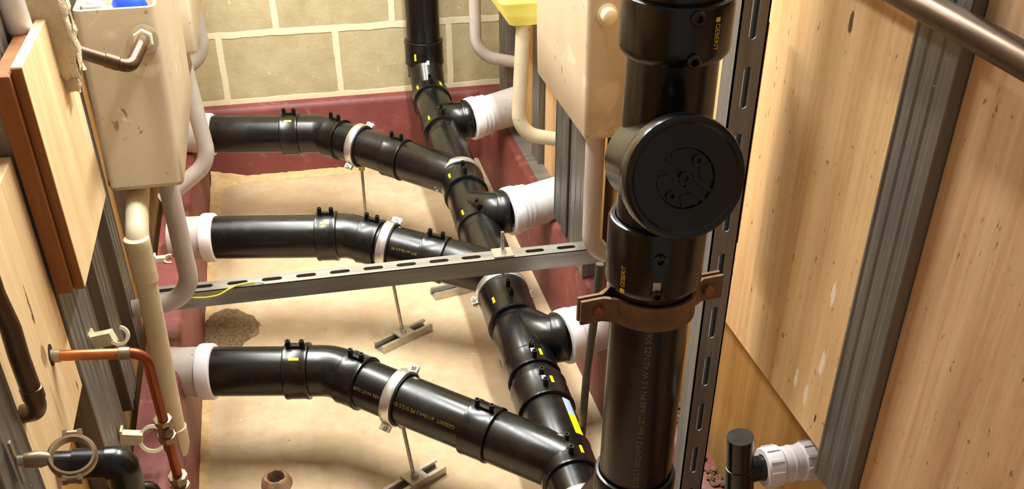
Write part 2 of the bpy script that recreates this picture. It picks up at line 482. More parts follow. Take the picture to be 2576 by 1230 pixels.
def band_clamp(parent, c, axis, ref, phi_lugs, r=RP+0.0005, w=0.024):
    c = V(c); d, e1, e2 = frame_of(axis, ref)
    MB().loop_lathe(c, d, [(-w/2-0.003, r), (-w/2-0.003, r+0.005), (-w/2, r+0.006), (w/2, r+0.006), (w/2+0.003, r+0.005), (w/2+0.003, r)], 48, ref).build('rubber_lining', 'black_rubber', parent)
    MB().loop_lathe(c, d, [(-w/2, r+0.005), (-w/2, r+0.0085), (-w/2+0.002, r+0.0098), (w/2-0.002, r+0.0098), (w/2, r+0.0085), (w/2, r+0.005)], 48, ref).build('band', 'zinc_bright', parent)
    for ph in phi_lugs:
        n = e1*math.cos(ph)+e2*math.sin(ph); tg = d.cross(n)
        mb = MB()
        for s_ in (-1, 1):
            mb.prism([(-w/2, 0), (w/2, 0), (w/2, 0.017), (-w/2, 0.017)], c+n*(r+0.007)+tg*(s_*0.0035-0.0012), d, n, tg*0.0024)
        mb.lathe(c+n*(r+0.017)-tg*0.016, tg, [(0, 0.0032), (0.032, 0.0032)], 12)
        mb.lathe(c+n*(r+0.017)+tg*0.0045, tg, [(0, 0.0066), (0.006, 0.0066)], 6)
        mb.lathe(c+n*(r+0.017)-tg*0.011, tg, [(0, 0.0066), (0.006, 0.0066)], 6)
        mb.build('bolt', 'zinc_bright', parent)

def c_channel(mb, o, along, open_dir, L, wd=0.041, dp=0.021, th=0.0025, lip=0.009, web=True):
    """strut channel whose open side looks to open_dir; o = start, centre of the web"""
    o, a, n = V(o), V(along).normalized(), V(open_dir).normalized(); s_ = n.cross(a)
    h = wd/2
    outline = [(-h, 0), (h, 0), (h, dp), (h-lip, dp), (h-lip, dp-0.006), (h-lip+th, dp-0.006), (h-lip+th, dp-th), (h-th, dp-th), (h-th, th),
               (-h+th, th), (-h+th, dp-th), (-h+lip-th, dp-th), (-h+lip-th, dp-0.006), (-h+lip, dp-0.006), (-h+lip, dp), (-h, dp)]
    if web:
        mb.prism(outline, o, s_, n, a*L)
    else:
        for sg in (-1, 1):
            pl = [(h*sg, 0), (h*sg, dp), ((h-lip)*sg, dp), ((h-lip)*sg, dp-0.006), ((h-lip+th)*sg, dp-0.006), ((h-lip+th)*sg, dp-th), ((h-th)*sg, dp-th), ((h-th)*sg, 0)]
            mb.prism(pl, o, s_, n, a*L)

def support(p_clamp, axis, foot_xy, foot_ang, foot_len, lugs, label, name='pipe_support', ref=(0, 0, 1)):
    root = thing(name, (foot_xy[0], foot_xy[1], 0), label, 'pipe support', 'threaded rod pipe supports')
    band_clamp(root, p_clamp, axis, ref, lugs)
    top = V(p_clamp)-V((0, 0, RP+0.008))
    bot = V((foot_xy[0], foot_xy[1], 0.006))
    mb = MB()
    d = top-bot; L = d.length; n = int(L/0.0035)
    prof = []
    for i in range(n+1):
        prof.append((L*i/n, 0.0047 if i % 2 else 0.0040))
    mb.lathe(bot, d, prof, 12).build('threaded_rod', 'zinc_rod', root)
    mb = MB().lathe(top-V((0, 0, 0.016)), (0, 0, 1), [(0, 0.009), (0.018, 0.009)], 6)
    mb.build('nut', 'zinc_rod', root)
    a = V((math.cos(foot_ang), math.sin(foot_ang), 0))
    mb = MB(); c_channel(mb, V((foot_xy[0], foot_xy[1], 0))-a*foot_len/2, a, (0, 0, 1), foot_len)
    mb.build('foot_channel', 'aluminium', root, smooth=False)
    b = V((-a.y, a.x, 0))
    mb = MB().prism([(-0.024, -0.0225), (0.024, -0.0225), (0.024, 0.0225), (-0.024, 0.0225)], (foot_xy[0], foot_xy[1], 0.0212), a, b, (0, 0, 0.004))
    mb.lathe((foot_xy[0], foot_xy[1], 0.025), (0, 0, 1), [(0, 0.0085), (0.007, 0.0085)], 6)
    mb.build('foot_plate', 'aluminium', root, smooth=False)
    return root

# ================================================================== THE ROOM
struct(MB().box((-0.9, -0.6, -0.08), (1.3, 3.75, 0.0)).build('floor', 'floor', smooth=False))
struct(MB().box((-0.9, 3.535, 0), (1.3, 3.70, 2.6)).build('wall_back', 'block', smooth=False))
# plinths with rounded top arris
def plinth(name, prof, o, u, v, w): return struct(MB().prism(prof, o, u, v, w).build(name, 'red', angle=50))
plinth('baseboard_back', [(0, 0), (0, 0.235), (0.004, 0.248), (0.014, 0.256), (0.036, 0.258), (0.036, 0)], (-0.9, 3.50, 0), (0, 1, 0), (0, 0, 1), (2.2, 0, 0))
plinth('baseboard_left', [(0, 0), (0, 0.245), (-0.005, 0.256), (-0.016, 0.26), (-0.075, 0.262), (-0.075, 0)], (-0.316, -0.5, 0), (1, 0, 0), (0, 0, 1), (0, 3.999, 0))
plinth('baseboard_right', [(0, 0), (0.004, 0.248), (0.010, 0.257), (0.018, 0.26), (0.062, 0.26), (0.062, 0)], (0.642, 0.2, 0), (1, 0, 0), (0, 0, 1), (0, 3.299, 0))
# crumbling screed along the foot of the back and left plinths
mb = MB()
rr = random.Random(3); N = 46; top = []; bot = []
for i in range(N+1):
    x = -0.312+0.62*i/N
    hgt = 0.010+0.030*max(0, 1-i/9.0)+0.004*rr.random(); wd = 0.035+0.05*max(0, 1-i/7.0)+0.01*rr.random()
    top.append(mb.bm.verts.new((x, 3.502, hgt))); bot.append(mb.bm.verts.new((x, 3.502-wd, 0.0005)))
back = [mb.bm.verts.new((v.co.x, 3.502, 0.0)) for v in top]
for i in range(N):
    mb.bm.faces.new((top[i], top[i+1], bot[i+1], bot[i])); mb.bm.faces.new((back[i], back[i+1], top[i+1], top[i])); mb.bm.faces.new((bot[i], bot[i+1], back[i+1], back[i]))
mb.bm.faces.new((top[0], bot[0], back[0])); mb.bm.faces.new((top[N], back[N], bot[N]))
struct(mb.build('trim_1', 'ledge'))
mb = MB(); top = []; bot = []; back = []
for i in range(81):
    y = 1.3+2.19*i/80
    wd = 0.014+0.014*rr.random()+(0.02 if i > 70 else 0)
    hgt = 0.006+0.008*rr.random()
    top.append(mb.bm.verts.new((-0.317, y, hgt))); bot.append(mb.bm.verts.new((-0.316+wd, y, 0.0005))); back.append(mb.bm.verts.new((-0.317, y, 0)))
for i in range(80):
    mb.bm.faces.new((top[i], top[i+1], bot[i+1], bot[i])); mb.bm.faces.new((back[i], back[i+1], top[i+1], top[i])); mb.bm.faces.new((bot[i], bot[i+1], back[i+1], back[i]))
mb.bm.faces.new((top[0], bot[0], back[0])); mb.bm.faces.new((top[80], back[80], bot[80]))
struct(mb.build('trim_2', 'ledge'))
# lining boards behind the framing
struct(MB().box((-0.50, -0.5, 0.0), (-0.445, 3.53, 1.75)).build('wall_left', 'ply_brown', smooth=False))
struct(MB().box((0.80, -0.5, 0.0), (0.85, 3.53, 1.75)).build('wall_right', 'ply_brown', smooth=False))

# ================================================================== PLYWOOD AND STUDS
def board(name, lo, hi, mat, label, edge=None, bevel=0.0012, group=None, cat='plywood sheet'):
    return tag(MB().box(lo, hi, bevel).build(name, mat, smooth=False), label, cat, group)
board('plywood_sheet', (0.695, 1.040, 0.566), (0.712, 1.75, 1.62), 'ply_marked', 'tan plywood panel between the black stack and the steel stud, with white paint smears')
board('plywood_sheet', (0.704, 0.2, 0.10), (0.719, 0.944, 1.62), 'ply_rough', 'rough pinkish plywood panel at the right edge, nearest the camera')
board('plywood_sheet', (0.764, 0.30, 0.02), (0.779, 1.75, 0.75), 'ply_brown', 'brown lower plywood panel under the overhanging edge, behind the white coupling')
board('plywood_sheet', (0.716, 1.78, 0.262), (0.731, 2.20, 1.62), 'ply_brown', 'plywood panel behind the large beige cistern on the right')
board('plywood_sheet', (0.716, 2.56, 0.262), (0.731, 2.80, 1.62), 'ply', 'strip of tan plywood showing below the yellow cistern')
board('plywood_sheet', (0.716, 2.92, 0.262), (0.731, 3.19, 1.62), 'ply_brown', 'brown plywood strip beside the far white flush pipe on the right')
board('plywood_strip', (0.640, 1.3412, 0.76), (0.664, 1.362, 1.105), 'ply_edge', 'brown plywood offcut edge standing behind the slotted upright', cat='plywood strip')
board('plywood_sheet', (-0.408, 1.128, 0.562), (-0.392, 1.462, 0.955), 'ply_stained', 'pale plywood panel on the left pierced by the copper pipe')
board('plywood_sheet', (-0.440, 0.5, 0.262), (-0.430, 1.46, 0.70), 'ply_brown', 'brown lower plywood panel behind the black elbow, bottom left')
board('plywood_sheet', (-0.440, 0.5, 0.94), (-0.430, 1.40, 1.62), 'ply', 'plywood panel above the splintered pale one, top left corner')

MB().loop_lathe((-0.3922, 1.352, 0.694), (1, 0, 0), [(0, 0.0095), (0, 0.017), (0.0009, 0.016), (0.0009, 0.0095)], 14).jitter(0.0007, 2).build('hole', 'hole_dark', bpy.data.objects['plywood_sheet.006'], label='dark ragged hole round the copper pipe')
def stud(y0, y1, z0, z1, face, sgn, label, dp=0.045, ribs=(0.30, 0.62), name='metal_stud', mat='galv_stud', rb=0.0016):
    """C-stud, web at x=face looking to the corridor, flanges running into the wall (sgn=+1 right wall, -1 left)"""
    th = 0.0022; w = y1-y0
    prof = [(0.02, 0.0035, -0.0016)]+[(f, min(0.009, w*0.10), rb) for f in ribs]+[(0.98, 0.0035, -0.0018)]
    outer, inner = [(0, 0)], []
    for f, k, h_ in prof:
        c_ = min(max(w*f, k+0.0002), w-k-0.0002)
        outer += [(c_-k, 0), (c_-k*0.5, h_), (c_+k*0.5, h_), (c_+k, 0)]
    for f, k, h_ in reversed(prof[1:-1]):
        c_ = w*f
        inner += [(c_+k, th), (c_+k*0.5, h_+th), (c_-k*0.5, h_+th), (c_-k, th)]
    pts = outer+[(w, 0), (w, dp), (w-0.010, dp), (w-0.010, dp-th), (w-th, dp-th), (w-th, th)]+inner
    pts += [(th, th), (th, dp-th), (0.010, dp-th), (0.010, dp), (0, dp)]
    mb = MB().prism(pts, (face, y0, z0), (0, 1, 0), (sgn, 0, 0), (0, 0, z1-z0))
    return tag(mb.build(name, mat, smooth=False), label, 'metal stud', 'galvanised wall studs')
stud(0.945, 1.037, 0.532, 1.62, 0.690, 1, 'galvanised steel stud between two big plywood sheets, crossed by the brown pipe', dp=0.05)
stud(2.125, 2.262, 0.262, 1.62, 0.646, 1, 'wide galvanised stud on the right just beyond the end of the cross channel', dp=0.04)
stud(2.272, 2.395, 0.30, 1.62, 0.642, 1, 'dark galvanised channel hiding the end of the middle white connector on the right', ribs=(0.5,), dp=0.04, mat='galv_dark')
stud(2.81, 2.89, 0.262, 1.62, 0.700, 1, 'dark galvanised stud behind the yellowed flush pipe')
stud(3.21, 3.32, 0.262, 1.62, 0.690, 1, 'dark galvanised stud nearest the block wall on the right')
stud(1.470, 1.565, 0.262, 1.62, -0.390, -1, 'galvanised stud on the left holding the open white clip, beside the pale plywood')
stud(1.572, 1.675, 0.262, 1.62, -0.394, -1, 'galvanised stud on the left directly behind the cream waste pipe')
stud(1.80, 1.90, 0.262, 1.62, -0.402, -1, 'galvanised stud under the left cistern, beyond the cream waste pipe')
stud(2.02, 2.11, 0.262, 1.62, -0.402, -1, 'galvanised stud behind the bend of the left grey flush pipe')
stud(2.40, 2.50, 0.262, 1.62, -0.402, -1, 'galvanised stud on the left behind the middle white connector')
stud(1.000, 1.125, 0.30, 0.93, -0.386, -1, 'short galvanised stud at the lower left edge holding the brass ring clip', dp=0.040)
# floor track lying on the right kerb, bent strip
mb = MB().box((0.672, 2.30, 0.2602), (0.7155, 3.20, 0.2632)); 
tag(mb.build('floor_track', 'galv_strut', smooth=False), 'pale metal track lying on the right red kerb behind the connectors', 'metal track')
mb = MB(); mb.prism([(0, 0), (0.03, 0), (0.03, 0.003), (0, 0.003)], (0.676, 2.50, 0.264), (0, 1, 0), (1, 0, 0), (0.02, 0.06, 0.20))
tag(mb.build('metal_strip', 'galv_stud', smooth=False), 'dark bent metal strip leaning beside the middle white connector', 'metal strip')

# thick board that carries the left cistern
root = thing('plywood_board', (-0.36, 1.60, 0.73), 'thick pale plywood board fixed behind the left cistern, brown sawn edge towards the camera', 'plywood board')
MB().box((-0.362, 1.468, 0.735), (-0.347, 1.80, 1.075), 0.001).build('face_ply', 'ply_pale', root, smooth=False)
MB().box((-0.3615, 1.4660, 0.735), (-0.3475, 1.4685, 1.073)).build('sawn_edge', 'ply_edge', root, smooth=False, label='brown sawn edge')
MB().box((-0.386, 1.452, 0.737), (-0.3625, 1.80, 1.068), 0.001).build('backing_ply', 'ply_edge', root, smooth=False)

# ================================================================== STEEL CHANNELS
root = thing('support_channel', (0.17, 2.07, 0.33), 'slotted steel strut channel spanning the corridor over the black pipes', 'strut channel')
x0, x1, yc, zt = -0.375, 0.690, 2.088, 0.372
slots = [(0.0285+0.0765*k+0.02, 0.046, 0.015) for k in range(13)]
mb = MB().slotted((x0, yc, zt), (1, 0, 0), (0, 1, 0), x1-x0, 0.041, slots, 0.0025)
mb.build('slotted_web', 'galv_strut', root, smooth=False)
mb = MB(); c_channel(mb, (x0, yc, zt-0.0001), (1, 0, 0), (0, 0, -1), x1-x0, 0.041, 0.041, web=False)
mb.build('side_flanges', 'galv_strut', root, smooth=False)

root = thing('slotted_upright', (0.62, 1.31, 0), 'upright slotted steel channel standing behind the big black stack', 'strut channel')
zs = [0.352+0.0967*k for k in range(-3, 12)]
mb = MB().slotted((0.6205, 1.30, 0.0), (0, 0, 1), (1, 0, 0), 1.45, 0.042, [(z, 0.060, 0.012) for z in zs], -0.0025)
mb.build('slotted_web', 'galv_upright', root, smooth=False)
mb = MB(); c_channel(mb, (0.6205, 1.30, 0.0), (0, 0, 1), (0, 1, 0), 1.45, 0.042, 0.041, web=False)
mb.build('side_flanges', 'galv_upright', root, smooth=False)

# square washer, nut and hanger rod on the cross channel
root = thing('hanger_rod', (0.437, 2.088, 0.372), 'short threaded rod with square washer plate on top of the cross channel', 'hanger rod')
MB().box((0.413, 2.068, 0.3722), (0.461, 2.110, 0.3772), 0.0008).build('washer_plate', 'zinc_bright', root, smooth=False)
MB().lathe((0.437, 2.088, 0.3772), (0, 0, 1), [(0, 0.0092), (0.0085, 0.0092)], 6).build('nut', 'zinc_bright', root, smooth=False)
MB().lathe((0.437, 2.088, 0.31), (0.0, 0.0, 1), [(0.0025*i, 0.0047 if i % 2 else 0.004) for i in range(49)], 12).build('rod', 'zinc_rod', root)

# ================================================================== MAIN DRAIN
def mz(y): return 0.1755+0.0757*(y-1.49)
def MP(y): return V((0.45, y, mz(y)))
AX = (MP(1.3)-MP(3.3)).normalized()      # towards the camera
UP = (0, 0, 1)
root = thing('drain_pipe', (0.45, 2.3, 0.12), 'long black drain pipe running down the middle of the corridor floor', 'drain pipe')
path = fillet([V((0.45, 3.40, 0.43)), V((0.45, 3.40, 0.405)), MP(3.315), MP(1.15), V((0.45, 1.15, 0.40))], [0.06, 0.06, 0.10], 8)
MB().tube(path, RP, 48).build('pipe', 'black_hdpe', root)
# back stack joins it at the coupling
def acc(y): return MP(y)
coupling(root, (0.45, 3.396, 0.398), (0, -0.3, -1), 0.085, (0, -1, 0), 0.0, [(-0.62, -0.005)], post=False, r=0.0605)
coupling(root, MP(3.285), AX, 0.055, UP, 0.0, [(0.75, 0), (-0.55, 0.0)])
coupling(root, MP(3.055), AX, 0.060, UP, 0.0, [(0.72, 0)])
coupling(root, MP(2.68), AX, 0.075, UP, 0.0, [(0.72, 0.0)])
coupling(root, MP(2.475), AX, 0.05, UP, 0.0, [(0.74, -0.006)], post=True, r=0.061)
coupling(root, MP(2.075), AX, 0.125, UP, 0.0, [(0.72, 0.012)])
coupling(root, MP(1.835), AX, 0.060, UP, 0.0, [(-0.30, 0)], white=True, r=0.062)
coupling(root, MP(1.735), AX, 0.085, UP, 0.0, [(-0.30, 0.0)], white=True)
coupling(root, MP(1.525), AX, 0.085, UP, 0.0, [(-0.42, 0.008)], r=0.062)
# shaped branch bodies: thicker moulded zones on the run
for ya, yb in ((3.26, 3.08), (2.99, 2.78), (2.64, 2.48), (2.0, 1.85), (1.70, 1.53), (2.42, 2.16)):
    L = ya-yb
    MB().lathe(MP(ya), AX, [(0, RP), (0.012, 0.0585), (L-0.012, 0.0585), (L, RP)], 48, False, False, UP).build('branch_body', 'black_hdpe', root)
# right-hand sockets that take the white connectors
RB = [((0.45, 3.12, mz(3.12)), (0.500, 3.06, 0.325), (0.548, 3.055, 0.327)),
      ((0.45, 2.56, mz(2.56)), (0.490, 2.475, 0.288), (0.540, 2.465, 0.292)),
      ((0.45, 2.03, mz(2.03)-0.004), (0.500, 1.925, 0.228), (0.552, 1.915, 0.236))]
ends = []
for a, b, c in RB:
    p = fillet([a, b, c], 0.075, 10)
    MB().tube(p, 0.0545, 40).build('side_branch', 'black_hdpe', root)
    d = (V(c)-V(b)).normalized()
    MB().loop_lathe(V(c)-d*0.034, d, [(0, 0.05), (0, 0.0575), (0.003, 0.059), (0.031, 0.059), (0.034, 0.057), (0.034, 0.05)], 40).build('socket', 'black_hdpe', root)
    ends.append((V(c), d))
# sticker near the lower end
MB().patch(MP(1.63), AX, 0.0588, -0.052, 0.0, -0.85, -0.50, UP).build('sticker', 'blue_label', root, label='pale blue sticker')
MB().patch(MP(1.63), AX, 0.0588, 0.0002, 0.062, -0.85, -0.50, UP).build('sticker', 'yellow_label', root, label='yellow sticker')

# clamps round the main run (rod and foot hidden under it)
support(MP(2.745), AX, (0.475, 2.745), 0.0, 0.06, (PI/2+0.25, -PI/2-0.25), 'silver pipe clamp on the main drain just past the farthest black branch')
support(MP(2.155), AX, (0.475, 2.155), 0.0, 0.06, (PI/2+0.25, -PI/2-0.25), 'silver pipe clamp on the main drain just below the cross channel')
support(MP(1.405), AX, (0.45, 1.405), 0.0, 0.10, (PI/2+0.1, -PI/2-0.1), 'silver pipe clamp at the bottom edge beside the big stack socket')
# loose foot channel seen under the cross channel
mb = MB(); c_channel(mb, (0.325, 2.548, 0.0), (1, 0.22, 0), (0, 0, 1), 0.13)
tag(mb.build('foot_channel', 'aluminium', smooth=False), 'short aluminium channel lying on the floor under the middle black branch', 'channel')

# ================================================================== LEFT BRANCHES
def pan_connector(p, d, L, label, ribs=False, r=0.0565, ring=0.0655, mat='white_plastic', group='white pan connectors', bmat=None):
    p, d = V(p), V(d).normalized()
    root = thing('pan_connector', (p.x, p.y, p.z-0.065), label, 'pan connector', group)
    prof = [(-0.014, 0.050), (-0.014, ring-0.004), (-0.012, ring-0.001), (-0.008, ring), (0.012, ring), (0.018, ring-0.002), (0.020, r+0.003), (0.020, 0.050)]
    MB().loop_lathe(p, d, prof, 48).build('collar', mat, root)
    pr = [(0.012, r+0.002)]
    if ribs:
        pr += [(0.026, r+0.002), (0.028, r+0.006), (0.033, r+0.006), (0.035, r+0.001), (0.040, r+0.001), (0.042, r+0.005), (0.047, r+0.005), (0.049, r)]
    pr += [(0.056, r), (L, r+0.003)]
    MB().lathe(p, d, pr, 48).build('sleeve', bmat or mat, root)
    return root

def left_branch(P0, PE, PJ, c1, c2, c3, label, cpos, foot, flen, fang, clabel, texts=()):
    P0, PE, PJ = V(P0), V(PE), V(PJ)
    d1 = (PE-P0).normalized(); d2 = (PJ-PE).normalized()
    root = thing('branch_pipe', (P0.x+0.2, P0.y-0.05, P0.z-0.07), label, 'branch pipe', 'black branch pipes')
    L1 = (PE-P0).length
    MB().tube([P0-d1*0.006, P0+d1*(L1-0.06)], RP, 48).build('pipe', 'black_hdpe', root)
    MB().tube(fillet([PE-d1*0.075, PE, PE+d2*0.075], 0.09, 12), RP+0.0022, 48).build('elbow', 'black_hdpe', root)
    MB().tube([PE+d2*0.06, PJ], RP, 48).build('pipe', 'black_hdpe', root)
    coupling(root, PE-d1*c1, d1, 0.055, UP, 0.0, [(0.55, 0.0)] if c1 > 0.05 else [], r=0.0645)
    coupling(root, PE+d2*c2, d2, 0.052, UP, 0.0, [], r=0.0625)
    coupling(root, PE+d2*c3, d2, 0.062, UP, 0.0, [], r=0.0625)
    LJ = (PJ-PE).length
    MB().lathe(PE+d2*(c3+0.030), d2, [(0, RP), (0.006, 0.0585), (LJ-c3-0.03, 0.0585)], 48, False, False, UP).build('branch_body', 'black_hdpe', root)
    for (s, size, seg, phi, t0, mat_, fl) in texts:
        o_, d_ = (P0, d1) if seg == 0 else (PE, d2)
        lettering(s, size, o_, d_, RP, UP, phi, t0, 'pipe_print', mat_, root, flip=fl)
    cc = PE+d2*cpos
    support(cc, d2, foot or (cc.x, cc.y), fang, flen, (2.25, -0.9), clabel)
    return root, d1, d2
B1 = ((-0.258, 1.964, 0.225), (0.010, 1.908, 0.225), (0.45, 1.53, 0.182))
B2 = ((-0.252, 2.497, 0.285), (0.100, 2.428, 0.285), (0.45, 2.240, 0.234))
B3 = ((-0.262, 3.147, 0.310), (0.078, 3.075, 0.310), (0.45, 2.745, 0.272))
left_branch(*B1, 0.075, 0.065, 0.385, 'black branch pipe nearest the camera, faint yellow print along its slope', 0.178, (0.160, 1.745), 0.15, 0.55,
            'silver clamp, rod and foot under the nearest black branch', [('GEBERIT  ø110x4.2 PE S12.5 ID', 0.0115, 1, 1.02, 0.345, 'olive_print', True), ('ABS 44-ST-GEBERIT', 0.0105, 1, 1.05, 0.160, 'olive_print', True)])
left_branch(*B2, 0.055, 0.060, 0.235, 'black branch pipe in the middle, running in just behind the cross channel', 0.108, (0.214, 2.345), 0.17, 0.54,
            'silver clamp, rod and foot under the middle black branch', [('GEBERIT ø110x4.2 PE', 0.010, 1, 1.0, 0.225, 'olive_print', True)])
left_branch(*B3, 0.095, 0.050, 0.275, 'black branch pipe farthest away, in front of the red plinth of the block wall', 0.140, (0.178, 2.945), 0.14, 0.5,
            'silver clamp and rod under the farthest black branch')
for B, L, lab in ((B1, 0.115, 'white connector with grey sleeve feeding the nearest black branch, left wall'),
               (B2, 0.10, 'white connector with grey sleeve feeding the middle black branch, left wall'),
               (B3, 0.10, 'white connector feeding the farthest black branch, half hidden by the flush bend')):
    d1 = (V(B[1])-V(B[0])).normalized()
    pan_connector(B[0], -d1, L, lab, bmat='grey_plastic', r=0.0545, ring=0.0635)
pan_connector(ends[0][0], V((0.14, 0.04, 0.012)), 0.17, 'white ribbed connector on the farthest right-hand branch', True, bmat='white_plastic_dirty')
pan_connector(ends[1][0], V((0.13, 0.035, 0.004)), 0.16, 'white ribbed connector on the middle right-hand branch, behind a steel stud', True, bmat='white_plastic_dirty')
pan_connector(ends[2][0], V((0.12, 0.03, 0.004)), 0.14, 'white connector on the nearest right-hand branch, behind the rusty bracket', True, bmat='white_plastic_dirty')

# ================================================================== BACK STACK
root = thing('soil_stack', (0.45, 3.40, 0.42), 'black vertical soil pipe against the concrete block wall', 'soil pipe', 'vertical soil stacks')
MB().tube([(0.45, 3.40, 0.44), (0.45, 3.40, 2.0)], RP, 48).build('pipe', 'black_hdpe', root)
o = coupling(root, (0.45, 3.40, 0.437), (0, 0, -1), 0.078, (0, -1, 0), 0.0, [(0.62, 0.004)], post=False, r=0.0645)
MB().box((0.4475, 3.3315, 0.412), (0.4565, 3.337, 0.424)).build('indicator', 'white_plastic', o)

# ================================================================== FRONT STACK
SX, SY = 0.45, 1.15
S = lambda z: V((SX, SY, z))
view = V((-SX, -SY, 0)).normalized()
root = thing('soil_stack', (SX, SY, 0.1), 'large black vertical stack in the foreground with a round access cap', 'soil pipe', 'vertical soil stacks')
MB().tube([S(0.405), S(1.6)], RP, 56).build('pipe', 'black_abs', root)
def stack_coupling(zc, h, r, rim=True):
    prof = [(-h, RP-0.002), (-h, r-0.006), (-h+0.006, r-0.001), (-h+0.012, r), (h-0.006, r), (h-0.001, r-0.002), (h, r-0.005), (h, RP+0.0015), (h-0.006, RP-0.002)]
    return MB().loop_lathe(S(zc), (0, 0, 1), prof, 56).build('coupling', 'black_abs', root)
cA = stack_coupling(1.173, 0.034, 0.0665)
cB = stack_coupling(0.877, 0.050, 0.0655)
cC = stack_coupling(0.440, 0.050, 0.0635)
def vdir(ph): return Matrix.Rotation(ph, 3, 'Z') @ view
for par, zc, ph, dz in ((cA, 1.172, 0.36, 0.024), (cB, 0.868, 0.12, 0.026)):
    n = vdir(ph)
    for s_ in (-1, 1):
        MB().lathe(S(zc+dz*s_)+n*0.055, n, [(0, 0.0085), (0.015, 0.0085), (0.017, 0.007), (0.017, 0.0042), (0.009, 0.0042)], 18).build('terminal_post', 'black_terminal', par)
n = vdir(0.10); e = n.cross(V((0, 0, 1)))
MB().prism([(-0.005, -0.009), (0.005, -0.009), (0.005, 0.009), (-0.005, 0.009)], S(0.852)+n*0.0650, e, (0, 0, 1), n*0.002).build('indicator', 'grey_plastic', cB)
lettering('GEBERIT', 0.0095, S(1.173), (0, 0, 1), 0.0665, view, 0.72, 0.0145, 'lettering', 'yellow_print', cA, flip=True, font_narrow=0.85)
lettering('GEBERIT', 0.0098, S(0.86), (0, 0, 1), 0.0655, view, -0.57, -0.016, 'lettering', 'yellow_print', cB, font_narrow=0.85)
MB().patch(S(0.86), (0, 0, 1), 0.0655, -0.025, -0.0195, -0.57-0.11, -0.57, view).build('logo_square', 'yellow_print', cB)
MB().patch(S(1.173), (0, 0, 1), 0.0665, 0.016, 0.021, 0.72, 0.81, view).build('logo_square', 'yellow_print', cA)
MB().patch(S(0.44), (0, 0, 1), 0.0635, 0.020, 0.034, -0.30, -0.22, view).build('size_mark', 'yellow_label', cC)
lettering('21003/11002=IMO 1 bar 20° ABS PN 1.5 W AS/NZS 5065', 0.0112, S(0.49), (0, 0, 1), RP, view, 0.12, 0.008, 'pipe_print', 'grey_print', root, font_narrow=1.06)
# access branch and cap
cd = V((-0.06, -0.90, 0.26)).normalized()
CO = V((0.427, 1.15, 1.004))
MB().lathe(CO, cd, [(0.0, 0.054), (0.124, 0.054), (0.130, 0.060), (0.136, 0.062)], 48).build('access_branch', 'black_abs', root)
capo = MB().lathe(CO+cd*0.134, cd, [(0, 0.060), (0.002, 0.0685), (0.006, 0.070), (0.026, 0.070), (0.031, 0.0685), (0.0335, 0.065), (0.0335, 0.062), (0.031, 0.059), (0.031, 0.034), (0.026, 0.0325), (0.026, 0.0)], 64, True, False).build('access_cap', 'black_abs', root)
d, e1, e2 = frame_of(cd, (0, 0, 1))
mb = MB()
fc = CO+cd*(0.134+0.026)
mb.lathe(fc-cd*0.001, cd, [(0, 0.0075), (0.006, 0.0075), (0.006, 0.0035), (0.002, 0.0035)], 20)
for ang in (0.9, 0.9+PI):
    a_ = e1*math.cos(ang)+e2*math.sin(ang); b_ = cd.cross(a_)
    mb.prism([(0.006, -0.0022), (0.033, -0.0022), (0.033, 0.0022), (0.006, 0.0022)], fc-cd*0.001+b_*0.006, a_, b_, cd*0.0055)
    mb.prism([(0.006, -0.0022), (0.033, -0.0022), (0.033, 0.0022), (0.006, 0.0022)], fc-cd*0.001-b_*0.006, a_, b_, cd*0.0055)
    c_ = fc+e1*math.cos(ang+PI/2)*0.024+e2*math.sin(ang+PI/2)*0.024
    mb.lathe(c_-cd*0.001, cd, [(0, 0.0065), (0.0055, 0.0065), (0.0055, 0.003), (0.001, 0.003)], 18)
for k in range(8):
    a_ = e1*math.cos(k*PI/4+0.2)+e2*math.sin(k*PI/4+0.2); b_ = cd.cross(a_)
    if k % 2 == 0:
        mb.prism([(0.018, -0.009), (0.032, -0.010), (0.032, 0.010), (0.018, 0.009)], fc-cd*0.001, a_, b_, cd*0.003)
mb.build('cap_ribs', 'black_abs', capo)
# small vent stub beside the base socket
MB().cyl((0.385, 1.30, 0.27), (0.418, 1.195, 0.455), 0.010, 18).build('socket_stub', 'black_terminal', root)

